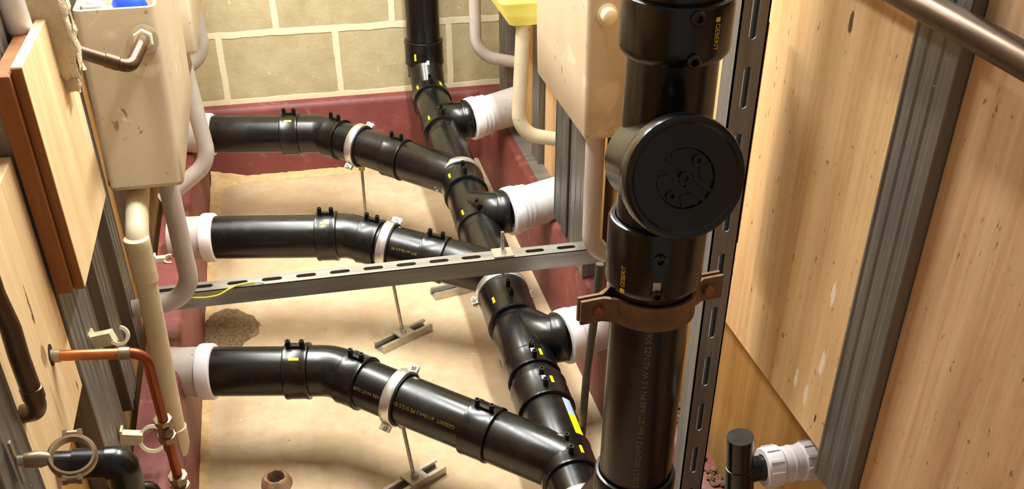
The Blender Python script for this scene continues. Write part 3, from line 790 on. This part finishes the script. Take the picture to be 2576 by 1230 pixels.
# rusty bracket round the stack
root = thing('stack_bracket', (SX, SY, 0.77), 'rusty two-part steel strap bracket bolted round the big black stack', 'pipe bracket')
zc = 0.800; hh = 0.018; th = 0.005; rb = RP+0.0015
bd = V((1.0, 0.13, 0)).normalized(); bn = V((bd.y, -bd.x, 0))   # bn towards the camera
def half(sg, parent):
    pts_out, pts_in = [], []
    a0 = 0.30
    for i in range(25):
        a_ = a0+(PI-2*a0)*i/24
        u, w = math.cos(a_), math.sin(a_)
        pts_in.append((u*rb, w*rb)); pts_out.append((u*(rb+th), w*(rb+th)))
    g = 0.003
    lug = 0.108
    inner = [(lug, g), (rb*math.cos(a0)+0.017, g)]+pts_in+[(-rb*math.cos(a0)-0.017, g), (-lug, g)]
    outer = [(lug, g+th), (rb*math.cos(a0)+0.022, g+th)]+[(p[0], max(p[1], g+th)) for p in pts_out]+[(-rb*math.cos(a0)-0.022, g+th), (-lug, g+th)]
    mb = MB()
    ring_a = [[], [], [], []]
    for (ui, wi), (uo, wo) in zip(inner, outer):
        for k, (u, w, z) in enumerate(((ui, wi, -hh), (uo, wo, -hh), (uo, wo, hh), (ui, wi, hh))):
            ring_a[k].append(mb.bm.verts.new(S(zc)+bd*u+bn*(w*sg)+V((0, 0, z))))
    n_ = len(inner)
    for i in range(n_-1):
        for k in range(4):
            mb.bm.faces.new((ring_a[k][i], ring_a[k][i+1], ring_a[(k+1) % 4][i+1], ring_a[(k+1) % 4][i]))
    mb.bm.faces.new([ring_a[k][0] for k in range(4)]); mb.bm.faces.new([ring_a[k][-1] for k in (3, 2, 1, 0)])
    mb.build('strap', 'rust_steel', parent)
half(1, root); half(-1, root)
for sg in (-1, 1):
    mb = MB()
    c_ = S(zc)+bd*(0.084*sg)
    mb.lathe(c_+bn*0.008, bn, [(0, 0.0085), (0.0065, 0.0085), (0.0075, 0.007)], 6)
    mb.cyl(c_-bn*0.02, c_+bn*0.008, 0.004, 12)
    mb.lathe(c_-bn*0.015, bn, [(0, 0.0085), (0.006, 0.0085)], 6)
    mb.build('bolt', 'rust_bolt', root)

# grey flexible conduit hanging behind the bracket
p = fillet([(0.520, 1.60, 0.60), (0.516, 1.60, 0.50), (0.505, 1.60, 0.36), (0.500, 1.60, 0.16), (0.53, 1.62, 0.02)], 0.1, 6)
tag(MB().tube(p, 0.0080, 16).build('conduit', 'galv_dark'), 'thin grey conduit hanging down behind the rusty bracket to the floor', 'conduit')

# ================================================================== CISTERNS
def rounded_rect(x0, x1, y0, y1, r, n=6):
    pts = []
    for cx_, cy_, a0 in ((x1-r, y1-r, 0), (x0+r, y1-r, PI/2), (x0+r, y0+r, PI), (x1-r, y0+r, 1.5*PI)):
        for i in range(n+1):
            a_ = a0+PI/2*i/n
            pts.append((cx_+r*math.cos(a_), cy_+r*math.sin(a_)))
    return pts
def cistern_shell(levels, r, wall=0.005, open_top=True):
    """levels: list of (z, x0,x1,y0,y1)"""
    mb = MB(); prev = None
    def loop(z, x0, x1, y0, y1, ins=0.0, rr_=None):
        return [mb.bm.verts.new((p[0], p[1], z)) for p in rounded_rect(x0+ins, x1-ins, y0+ins, y1-ins, max((rr_ or r)-ins, 0.003))]
    z, a, b, c, d = levels[0]
    l0 = loop(z, a, b, c, d, 0.010); mb.bm.faces.new(list(reversed(l0)))
    l1 = loop(z+0.003, a, b, c, d, 0.003); mb.bridge(l0, l1)
    prev = l1
    for z, a, b, c, d in levels[:1]:
        l2 = loop(z+0.010, a, b, c, d); mb.bridge(prev, l2); prev = l2
    for z, a, b, c, d in levels[1:]:
        l2 = loop(z, a, b, c, d); mb.bridge(prev, l2); prev = l2
    if open_top:
        z, a, b, c, d = levels[-1]
        li = loop(z+0.001, a, b, c, d, wall); mb.bridge(prev, li); prev = li
        for z, a, b, c, d in reversed(levels[:-1]):
            li = loop(z+0.012, a, b, c, d, wall); mb.bridge(prev, li); prev = li
        mb.bm.faces.new(prev)
    else: mb.bm.faces.new(prev)
    return mb
def taper(z0, A, z1, B, n=4):
    return [(z0+(z1-z0)*k/n, *[A[i]+(B[i]-A[i])*k/n for i in range(4)]) for k in range(n+1)]

# left, near
root = thing('cistern', (-0.277, 2.07, 0.735), 'open-topped beige cistern on the left with a bent copper inlet pipe', 'cistern', 'toilet cisterns')
lv = taper(0.735, (-0.343, -0.210, 1.808, 2.300), 1.031, (-0.343, -0.208, 1.885, 2.385))
cistern_shell(lv, 0.014).build('tank', 'cistern', root)
MB().loop_lathe((-0.2345, 1.862, 0.985), (0, -1, 0.22), [(0, 0.006), (0, 0.0175), (0.010, 0.0175), (0.012, 0.015), (0.012, 0.006)], 6).build('hex_nut', 'ivory_plastic', root, smooth=False, label='ivory hexagonal backnut')
MB().lathe((-0.2345, 1.869, 0.983), (0, -1, 0.22), [(0, 0.024), (0.003, 0.024)], 28).build('washer', 'cistern', root)
mb = MB().lathe((-0.262, 1.96, 0.965), (0.05, 0.25, 1), [(0, 0.001), (0.006, 0.022), (0.016, 0.030), (0.05, 0.031), (0.062, 0.026), (0.068, 0.001)], 28, False, False)
mb.build('float', 'blue_plastic', root, label='blue float')
mb = MB().cyl((-0.318, 1.95, 0.75), (-0.318, 1.955, 1.03), 0.016, 24); mb.cyl((-0.318, 1.955, 0.99), (-0.318, 1.955, 1.024), 0.021, 24); mb.cyl((-0.318, 1.955, 1.01), (-0.268, 1.965, 1.015), 0.005, 12)
mb.build('fill_valve', 'white_plastic', root, label='white fill valve')
# left, far
root = thing('cistern', (-0.277, 2.87, 0.715), 'pinkish beige cistern on the left, farther away beside the block wall', 'cistern', 'toilet cisterns')
lv = taper(0.712, (-0.343, -0.212, 2.640, 3.10), 1.15, (-0.343, -0.208, 2.68, 3.16))
cistern_shell(lv, 0.012).build('tank', 'cistern', root)
# right, near
root = thing('cistern', (0.612, 2.03, 0.742), 'large beige cistern on the right, half hidden by the black stack', 'cistern', 'toilet cisterns')
lv = taper(0.742, (0.549, 0.641, 1.832, 2.232), 1.16, (0.546, 0.641, 1.845, 2.26))
cistern_shell(lv, 0.010).build('tank', 'cistern', root)
mb = MB().lathe((0.585, 1.850, 0.980), (0, -1, 0.05), [(0, 0.028), (0.004, 0.028), (0.005, 0.020), (0.012, 0.020), (0.013, 0.015), (0.024, 0.015), (0.029, 0.012), (0.031, 0.006)], 28)
mb.build('blanking_plug', 'ivory_plastic', root, label='ivory blanking plug')
# right, far (yellow)
root = thing('cistern', (0.62, 2.78, 0.74), 'bright yellow plastic cistern on the right above the far flush pipe', 'cistern', 'toilet cisterns')
lv = [(0.738, 0.566, 0.668, 2.600, 2.98), (0.765, 0.562, 0.668, 2.592, 2.99), (0.768, 0.556, 0.668, 2.585, 3.0), (0.80, 0.546, 0.668, 2.575, 3.01), (0.803, 0.538, 0.668, 2.57, 3.02), (1.1, 0.53, 0.668, 2.57, 3.04)]
cistern_shell(lv, 0.016).build('tank', 'yellow_cistern', root)

# flush pipes
def flush(pts, r, mat, label, rad=0.05, nut=True):
    root = thing('flush_pipe', pts[0], label, 'flush pipe', 'flush pipes below the cisterns')
    MB().tube(fillet(pts, rad, 12), r, 28).build('pipe', mat, root)
    if nut:
        MB().lathe(V(pts[0])+V((0, 0, -0.022)), (0, 0, 1), [(0, r+0.003), (0.004, r+0.007), (0.022, r+0.007)], 12).build('nut', mat, root)
    return root
flush([(-0.272, 2.055, 0.734), (-0.270, 2.055, 0.364), (-0.40, 2.055, 0.352)], 0.0205, 'flush_grey', 'grey flush pipe curving back into the left wall above the cross channel', 0.075, False)
flush([(-0.262, 2.72, 0.711), (-0.240, 2.72, 0.40), (-0.38, 2.72, 0.30)], 0.0215, 'flush_grey', 'grey flush bend beside the farthest left connector', 0.085, False)
flush([(-0.255, 3.30, 0.90), (-0.245, 3.30, 0.50), (-0.39, 3.30, 0.43)], 0.0200, 'flush_grey', 'grey flush bend below the far left cistern, against the block wall', 0.085, False)
flush([(0.601, 1.93, 0.741), (0.603, 1.93, 0.44), (0.715, 1.93, 0.415)], 0.0195, 'flush_grey', 'mottled grey flush pipe below the large right cistern, beside the stack', 0.06)
flush([(0.608, 2.62, 0.737), (0.594, 2.62, 0.446), (0.715, 2.62, 0.415)], 0.0195, 'cream_pipe', 'yellowed flush pipe below the yellow cistern, bending into the right wall', 0.07, False)
flush([(0.588, 3.20, 0.95), (0.588, 3.20, 0.475), (0.715, 3.20, 0.445)], 0.0185, 'flush_grey', 'white-grey flush bend nearest the block wall on the right', 0.09, False)

# ================================================================== PIPEWORK ON THE LEFT WALL
root = thing('waste_pipe', (-0.315, 1.75, 0.2), 'dirty cream plastic waste pipe standing in front of the left studs', 'waste pipe')
mb = MB().tube(fillet([(-0.302, 1.88, 0.712), (-0.303, 1.82, 0.698), (-0.304, 1.757, 0.672), (-0.305, 1.75, 0.60)], 0.03, 8), 0.0205, 28); mb.build('elbow', 'cream_pipe', root)
MB().lathe((-0.3055, 1.75, 0.585), (0, 0, 1), [(0, 0.0205), (0.001, 0.0225), (0.07, 0.0228), (0.082, 0.0235), (0.086, 0.0222), (0.087, 0.0205)], 28).build('socket', 'cream_pipe', root)
MB().tube([(-0.3055, 1.75, 0.60), (-0.320, 1.75, 0.235)], 0.0195, 28).build('pipe', 'cream_pipe', root)
MB().lathe((-0.3195, 1.75, 0.245), (-0.04, 0, -1), [(0, 0.0195), (0.001, 0.0225), (0.045, 0.0225), (0.07, 0.016), (0.075, 0.010)], 28).build('end_cap', 'cream_pipe', root)

root = thing('copper_pipe', (-0.27, 1.40, 0.3), 'bright copper pipe leaving the pale plywood, turning down to a compression valve', 'copper pipe')
pth = fillet([(-0.410, 1.352, 0.694), (-0.262, 1.352, 0.679), (-0.268, 1.385, 0.40)], 0.024, 10)
MB().tube(pth[:2], 0.0082, 20).build('run', 'copper', root)
MB().tube(pth[1:], 0.0082, 20).build('drop', 'copper_red', root)
MB().lathe((-0.400, 1.352, 0.693), (1, 0, -0.1), [(0, 0.0086), (0.001, 0.0100), (0.020, 0.0100), (0.021, 0.0086)], 20).build('sleeve', 'solder', root)
MB().lathe((-0.300, 1.352, 0.6828), (1, 0, -0.1), [(0, 0.0086), (0.001, 0.0098), (0.016, 0.0098), (0.017, 0.0086)], 20).build('solder_joint', 'brass_aged', root)
dd = (pth[-1]-pth[-2]).normalized()
J1 = V((-0.2665, 1.3725, 0.530))
mb = MB().lathe(J1-dd*0.012, dd, [(0, 0.010), (0.001, 0.0145), (0.010, 0.0145), (0.011, 0.011)], 8)
mb.lathe(J1, dd, [(0, 0.011), (0.022, 0.0120), (0.023, 0.0110)], 20)
mb.lathe(J1+dd*0.023, dd, [(0, 0.011), (0.001, 0.0150), (0.012, 0.0150), (0.013, 0.010), (0.035, 0.0100)], 8)
mb.lathe(J1+dd*0.012+V((0.004, -0.004, 0)), (0.3, -1, 0.2), [(0, 0.007), (0.012, 0.007), (0.013, 0.004)], 14)
mb.build('isolating_valve', 'brass_aged', root, label='dull brass isolating valve')
J2 = V((-0.268, 1.384, 0.412))
mb = MB().lathe(J2-dd*0.002, dd, [(0, 0.009), (0.001, 0.016), (0.012, 0.016), (0.013, 0.0125), (0.022, 0.0125), (0.023, 0.0165), (0.030, 0.0165), (0.031, 0.013)], 8)
mb.lathe(J2+dd*0.028, dd, [(0, 0.0135), (0.06, 0.0135)], 20)
mb.build('compression_fitting', 'brass_aged', root)
MB().lathe(J2+dd*0.045+V((0, 0, 0)), (0.25, -1, 0.5), [(0, 0.013), (0.016, 0.014), (0.018, 0.011), (0.018, 0.006), (0.014, 0.006)], 20).build('plug', 'verdigris', root, label='green-grey corroded plug')

# dark pipe at the left edge
root = thing('copper_pipe', (-0.355, 1.08, 0.75), 'dark brown painted pipe snaking down the left edge into the plywood', 'copper pipe')
p = fillet([(-0.372, 1.150, 1.07), (-0.372, 1.146, 0.914), (-0.367, 1.145, 0.866), (-0.367, 1.140, 0.829), (-0.366, 1.140, 0.745), (-0.412, 1.168, 0.722)], [0.09, 0.06, 0.06, 0.022], 8)
MB().tube(p, 0.0125, 22).build('pipe', 'copper_aged', root)
MB().lathe((-0.366, 1.140, 0.765), (0, 0.0, 1), [(0, 0.0125), (0.001, 0.0140), (0.016, 0.0140), (0.017, 0.0125)], 22).build('joint', 'copper_aged', root)

# inlet pipe of the left cistern
root = thing('inlet_pipe', (-0.28, 1.75, 0.96), 'tarnished copper inlet pipe bent into the hexagonal nut of the left cistern', 'copper pipe')
p = fillet([(-0.352, 1.748, 1.016), (-0.330, 1.75, 1.008), (-0.250, 1.752, 0.974), (-0.2335, 1.80, 0.992), (-0.2345, 1.868, 0.985)], [0.03, 0.016, 0.02], 8)
MB().tube(p, 0.0105, 20).build('pipe', 'copper_aged', root)
MB().lathe((-0.287, 1.751, 0.990), (0.08, 0.002, -0.034), [(0, 0.0105), (0.001, 0.0118), (0.022, 0.0118), (0.023, 0.0105)], 20).build('elbow_cup', 'copper_aged', root)

# black waste elbow bottom left
root = thing('waste_elbow', (-0.33, 1.24, 0.5), 'glossy black waste pipe elbow coming out of the wall, bottom left', 'waste pipe')
p = fillet([(-0.43, 1.22, 0.600), (-0.312, 1.22, 0.583), (-0.318, 1.225, 0.38)], 0.020, 8)
MB().tube(p, 0.0190, 28).build('pipe', 'black_abs', root)
MB().lathe((-0.372, 1.22, 0.5915), (1, 0, -0.145), [(0, 0.019), (0.001, 0.0222), (0.040, 0.0226), (0.046, 0.0235), (0.05, 0.0235)], 28, True, False).build('socket', 'black_abs', root)
MB().tube(fillet([(-0.328, 1.22, 0.585), (-0.306, 1.22, 0.582), (-0.3105, 1.223, 0.53)], 0.022, 8), 0.0240, 28).build('elbow', 'black_abs', root)
MB().lathe((-0.311, 1.223, 0.540), (-0.02, 0.02, -1), [(0, 0.0235), (0.002, 0.0255), (0.05, 0.0255), (0.052, 0.022)], 28).build('socket', 'black_abs', root)
mb = MB().tube(fillet([(-0.298, 1.245, 0.505), (-0.285, 1.25, 0.50), (-0.280, 1.25, 0.47)], 0.012, 6), 0.014, 18)
mb.build('access_plug', 'black_abs', root)

# brass school-board ring at the left edge
root = thing('pipe_ring', (-0.33, 1.06, 0.7), 'dull brass two-bolt pipe ring on a short stem, bottom left, empty', 'pipe ring')
rc = V((-0.318, 1.052, 0.732)); rax = V((0.12, -0.42, 0.88)).normalized()
d, e1, e2 = frame_of(rax, (1, 0, 0))
RI = 0.0235
MB().loop_lathe(rc, rax, [(-0.007, RI), (-0.007, RI+0.003), (-0.004, RI+0.0055), (0.004, RI+0.0055), (0.007, RI+0.003), (0.007, RI)], 40, (1, 0, 0)).build('ring', 'brass_aged', root)
mb = MB().lathe(rc-e1*(RI+0.030), e1, [(0, 0.0095), (0.018, 0.0105), (0.030, 0.007)], 18)
mb.build('stem', 'brass_aged', root)
MB().lathe(rc-e1*(RI+0.038), e1, [(0, 0.007), (0.010, 0.007)], 16).build('boss', 'solder', root)
for sg in (-1, 1):
    mb = MB(); c_ = rc+e2*(RI+0.007)*sg
    mb.lathe(c_-e1*0.009, e1, [(0, 0.0055), (0.018, 0.0055)], 14)
    mb.lathe(c_+e1*0.006, e1, [(0, 0.0072), (0.005, 0.0072)], 6); mb.lathe(c_-e1*0.011, e1, [(0, 0.0072), (0.005, 0.0072)], 6)
    mb.build('bolt', 'brass_aged', root)
mb = MB()
q = rc-e1*(RI+0.038)
mb.box(q-V((0.0035, 0.004, 0.034)), q+V((0.0, 0.004, 0.030)), 0.001)
mb.build('back_plate', 'solder', root, smooth=False)

# plastic clips
def clip(name, base, c, r, th, open0, open1, axis, label, mat='ivory_plastic', w=0.014):
    base, c = V(base), V(c)
    root = thing(name, base, label, 'pipe clip', 'white plastic pipe clips')
    d, e1, e2 = frame_of(axis, (1, 0, 0))
    mb = MB(); n = 28; rows = [[], [], [], []]
    for i in range(n+1):
        a_ = open0+(open1-open0)*i/n
        u = e1*math.cos(a_)+e2*math.sin(a_)
        for k, (rr_, t_) in enumerate(((r, -w/2), (r+th, -w/2), (r+th, w/2), (r, w/2))):
            rows[k].append(mb.bm.verts.new(c+u*rr_+d*t_))
    for i in range(n):
        for k in range(4): mb.bm.faces.new((rows[k][i], rows[k][i+1], rows[(k+1) % 4][i+1], rows[(k+1) % 4][i]))
    mb.bm.faces.new([rows[k][0] for k in range(4)]); mb.bm.faces.new([rows[k][-1] for k in (3, 2, 1, 0)])
    mb.build('hook', mat, root)
    e_ = (c-base); L = e_.length-r
    f, g1, g2 = frame_of(e_, (0, 0, 1))
    mb = MB().prism([(-0.012, -0.008), (0.012, -0.008), (0.012, 0.008), (-0.012, 0.008)], base, g1, g2, f*(L+0.002))
    mb.prism([(-0.020, -0.010), (0.020, -0.010), (0.020, 0.010), (-0.020, 0.010)], base, g1, g2, f*0.004)
    mb.build('base', mat, root, smooth=False)
clip('pipe_clip', (-0.3925, 1.612, 0.552), (-0.346, 1.600, 0.564), 0.012, 0.0055, -2.6, 1.3, (0.05, -0.9, 0.45), 'open hook-shaped white clip on the left stud above the copper pipe')
clip('pipe_clip', (-0.3925, 1.602, 0.345), (-0.336, 1.600, 0.333), 0.0205, 0.0060, -5.5, -0.5, (0.05, -0.85, 0.50), 'round white clip on the left stud beside the brass valve')
clip('pipe_clip', (-0.394, 2.44, 0.262), (-0.358, 2.44, 0.262), 0.012, 0.004, 1.2, 5.1, (0.0, -0.3, 0.95), 'small white forked clip on the left stud behind the grey flush bend')

# earth wire lying on the cross channel
p = [(-0.30, 2.064, 0.362), (-0.275, 2.063, 0.360), (-0.245, 2.062, 0.357), (-0.215, 2.061, 0.360), (-0.195, 2.064, 0.370), (-0.175, 2.070, 0.3755), (-0.150, 2.074, 0.3758), (-0.135, 2.075, 0.3758)]
root = thing('earth_wire', (-0.22, 2.065, 0.355), 'loose yellow and green earth wire lying on the left end of the cross channel', 'wire')
MB().tube(fillet(p, 0.05, 4), 0.0022, 12).build('insulation', 'wire_yellow', root)
MB().tube([(-0.137, 2.075, 0.3758), (-0.122, 2.072, 0.3752), (-0.115, 2.070, 0.3745)], 0.0013, 8).build('bare_end', 'zinc_rod', root)

# foam and fittings at the top left
mb = MB().box((-0.368, 1.690, 0.985), (-0.318, 1.735, 1.18))
bmesh.ops.subdivide_edges(mb.bm, edges=mb.bm.edges, cuts=9, use_grid_fill=True)
rr = random.Random(5)
for v in mb.bm.verts:
    k = 0.0015
    if v.co.x > -0.322: k = 0.006
    if v.co.z < 0.99: k = 0.006
    v.co += V((rr.uniform(-1, 1), rr.uniform(-1, 1), rr.uniform(-1, 1)))*k
tag(mb.build('foam_block', 'foam', angle=80), 'beige insulation foam block with a torn edge hanging in front of the left cistern', 'foam')
mb = MB().box((-0.348, 1.700, 0.958), (-0.326, 1.73, 0.992))
bmesh.ops.subdivide_edges(mb.bm, edges=mb.bm.edges, cuts=4, use_grid_fill=True); mb.jitter(0.0022, 4)
tag(mb.build('foam_scrap', 'foam', angle=80), 'small crumbled foam scrap under the beige foam block', 'foam')
mb = MB().lathe((-0.378, 1.655, 1.060), (-0.05, 0, 1), [(0, 0.002), (0.004, 0.014), (0.012, 0.019), (0.10, 0.020)], 20, False, True)
tag(mb.build('plastic_tube', 'white_plastic'), 'white plastic tube end wedged behind the board, top left corner', 'plastic tube')

# ================================================================== RIGHT WALL
root = thing('copper_pipe', (0.662, 0.9, 1.2), 'brown tarnished pipe crossing the top right corner in front of the stud', 'copper pipe')
MB().tube([(0.662, 1.25, 1.226), (0.662, 0.55, 1.216)], 0.0155, 26).build('pipe', 'copper_aged', root)
root = thing('waste_tee', (0.605, 1.105, 0.35), 'black waste tee with a cut-off top in front of the right plywood', 'waste pipe')
MB().tube([(0.627, 1.10, 0.30), (0.5945, 1.10, 0.566)], 0.0205, 30).build('pipe', 'black_abs', root)
td = V((0.5945-0.627, 0, 0.266)).normalized()
MB().lathe(V((0.6132, 1.10, 0.413)), td, [(0, 0.0205), (0.001, 0.0222), (0.094, 0.0222), (0.095, 0.0205)], 30).build('tee_body', 'black_abs', root)
MB().tube([(0.608, 1.10, 0.496), (0.648, 1.10, 0.497)], 0.0200, 28).build('outlet', 'black_abs', root)
root = thing('compression_coupling', (0.68, 1.10, 0.46), 'white plastic compression coupling with two ribbed nuts joined to the black tee', 'pipe coupling')
co = V((0.640, 1.10, 0.497)); cx_ = V((1, 0, 0.0)).normalized()
def ribnut(o_, L, r):
    mb = MB().loop_lathe(o_, cx_, [(0, 0.021), (0, r-0.002), (0.002, r), (L-0.004, r+0.001), (L, r-0.003), (L, 0.021)], 36)
    d_, a1, a2 = frame_of(cx_)
    for k in range(10):
        u = a1*math.cos(2*PI*k/10)+a2*math.sin(2*PI*k/10); b_ = d_.cross(u)
        mb.prism([(0.003, -0.002), (L-0.006, -0.002), (L-0.006, 0.002), (0.003, 0.002)], o_+u*(r-0.002), d_, b_, u*0.0042)
    return mb
ribnut(co, 0.030, 0.0315).build('nut', 'white_plastic', root)
ribnut(co+cx_*0.062, 0.026, 0.0305).build('nut', 'white_plastic', root)
MB().lathe(co+cx_*0.026, cx_, [(0, 0.0285), (0.018, 0.0285), (0.0185, 0.0295), (0.022, 0.0295), (0.0225, 0.0285), (0.038, 0.0285)], 36, False, False).build('body', 'white_plastic', root)

# ================================================================== FLOOR BITS
root = thing('floor_sleeve', (-0.146, 1.815, 0), 'crumbly round pipe sleeve with a dark hole in the floor, nearest the camera', 'pipe sleeve', 'holes in the floor')
MB().loop_lathe((-0.146, 1.815, 0), (0, 0, 1), [(0, 0.036), (0.014, 0.031), (0.022, 0.026), (0.022, 0.020), (0.004, 0.018), (0, 0.018)], 28).jitter(0.0012, 8).build('collar', 'collar_dirt', root)
MB().lathe((-0.146, 1.815, 0.0004), (0, 0, 1), [(0, 0.0185), (0.001, 0.0185)], 24).build('hole', 'hole_dark', root)
root = thing('floor_sleeve', (-0.197, 2.47, 0), 'small round hole in the floor beside the gravel patch', 'pipe sleeve', 'holes in the floor')
MB().loop_lathe((-0.197, 2.47, 0), (0, 0, 1), [(0, 0.026), (0.006, 0.022), (0.008, 0.019), (0.006, 0.014), (0, 0.014)], 26).jitter(0.001, 9).build('collar', 'collar_dirt', root)
MB().lathe((-0.197, 2.47, 0.0004), (0, 0, 1), [(0, 0.0145), (0.001, 0.0145)], 24).build('hole', 'hole_dark', root)
# gravel patch against the left plinth
mb = MB(); rr = random.Random(11)
ring_prev = None
cen = mb.bm.verts.new((-0.275, 2.50, 0.014))
rings = []
for k in range(1, 9):
    rg = []
    for i in range(36):
        a_ = 2*PI*i/36; rx = 0.085*k/8*(1+0.15*math.sin(3*a_+1)+0.1*rr.random()); ry = 0.115*k/8*(1+0.12*math.sin(2*a_)+0.1*rr.random())
        x = max(-0.3155, -0.268+rx*math.cos(a_)); y = 2.49+ry*math.sin(a_)
        z = 0.016*(1-(k/8)**2)+(0.004*rr.random() if k < 8 else -0.0005)
        rg.append(mb.bm.verts.new((x, y, z)))
    rings.append(rg)
for i in range(36): mb.bm.faces.new((cen, rings[0][i], rings[0][(i+1) % 36]))
for a, b in zip(rings, rings[1:]): mb.bridge(a, b)
o = mb.build('gravel', 'gravel', angle=60); o['kind'] = 'stuff'
tag(o, 'patch of dark grit and gravel against the left red plinth', 'gravel')
mb = MB(); rr = random.Random(21)
for k in range(90):
    x, y = rr.uniform(0.676, 0.700), rr.uniform(1.20, 1.62)
    s_ = rr.uniform(0.003, 0.009)
    g = bmesh.ops.create_icosphere(mb.bm, subdivisions=1, radius=s_)
    for v in g['verts']: v.co = Vector((v.co.x*rr.uniform(0.7, 1.3), v.co.y*rr.uniform(0.7, 1.3), v.co.z*0.6)) + V((x, y, 0.260+s_*0.5))
o = mb.build('rubble', 'debris', angle=10); o['kind'] = 'stuff'
tag(o, 'brown rubble and dust on the right kerb behind the slotted upright', 'rubble')
mb = MB().prism([(0, 0), (0.03, 0.004), (0.024, 0.02), (0.004, 0.015)], (0.650, 1.435, 0.262), (1, 0, 0), (0, 1, 0), (0, 0, 0.006))
tag(mb.build('plastic_scrap', 'green_plastic', smooth=False), 'lime green plastic scrap on the right kerb behind the stack', 'plastic scrap')
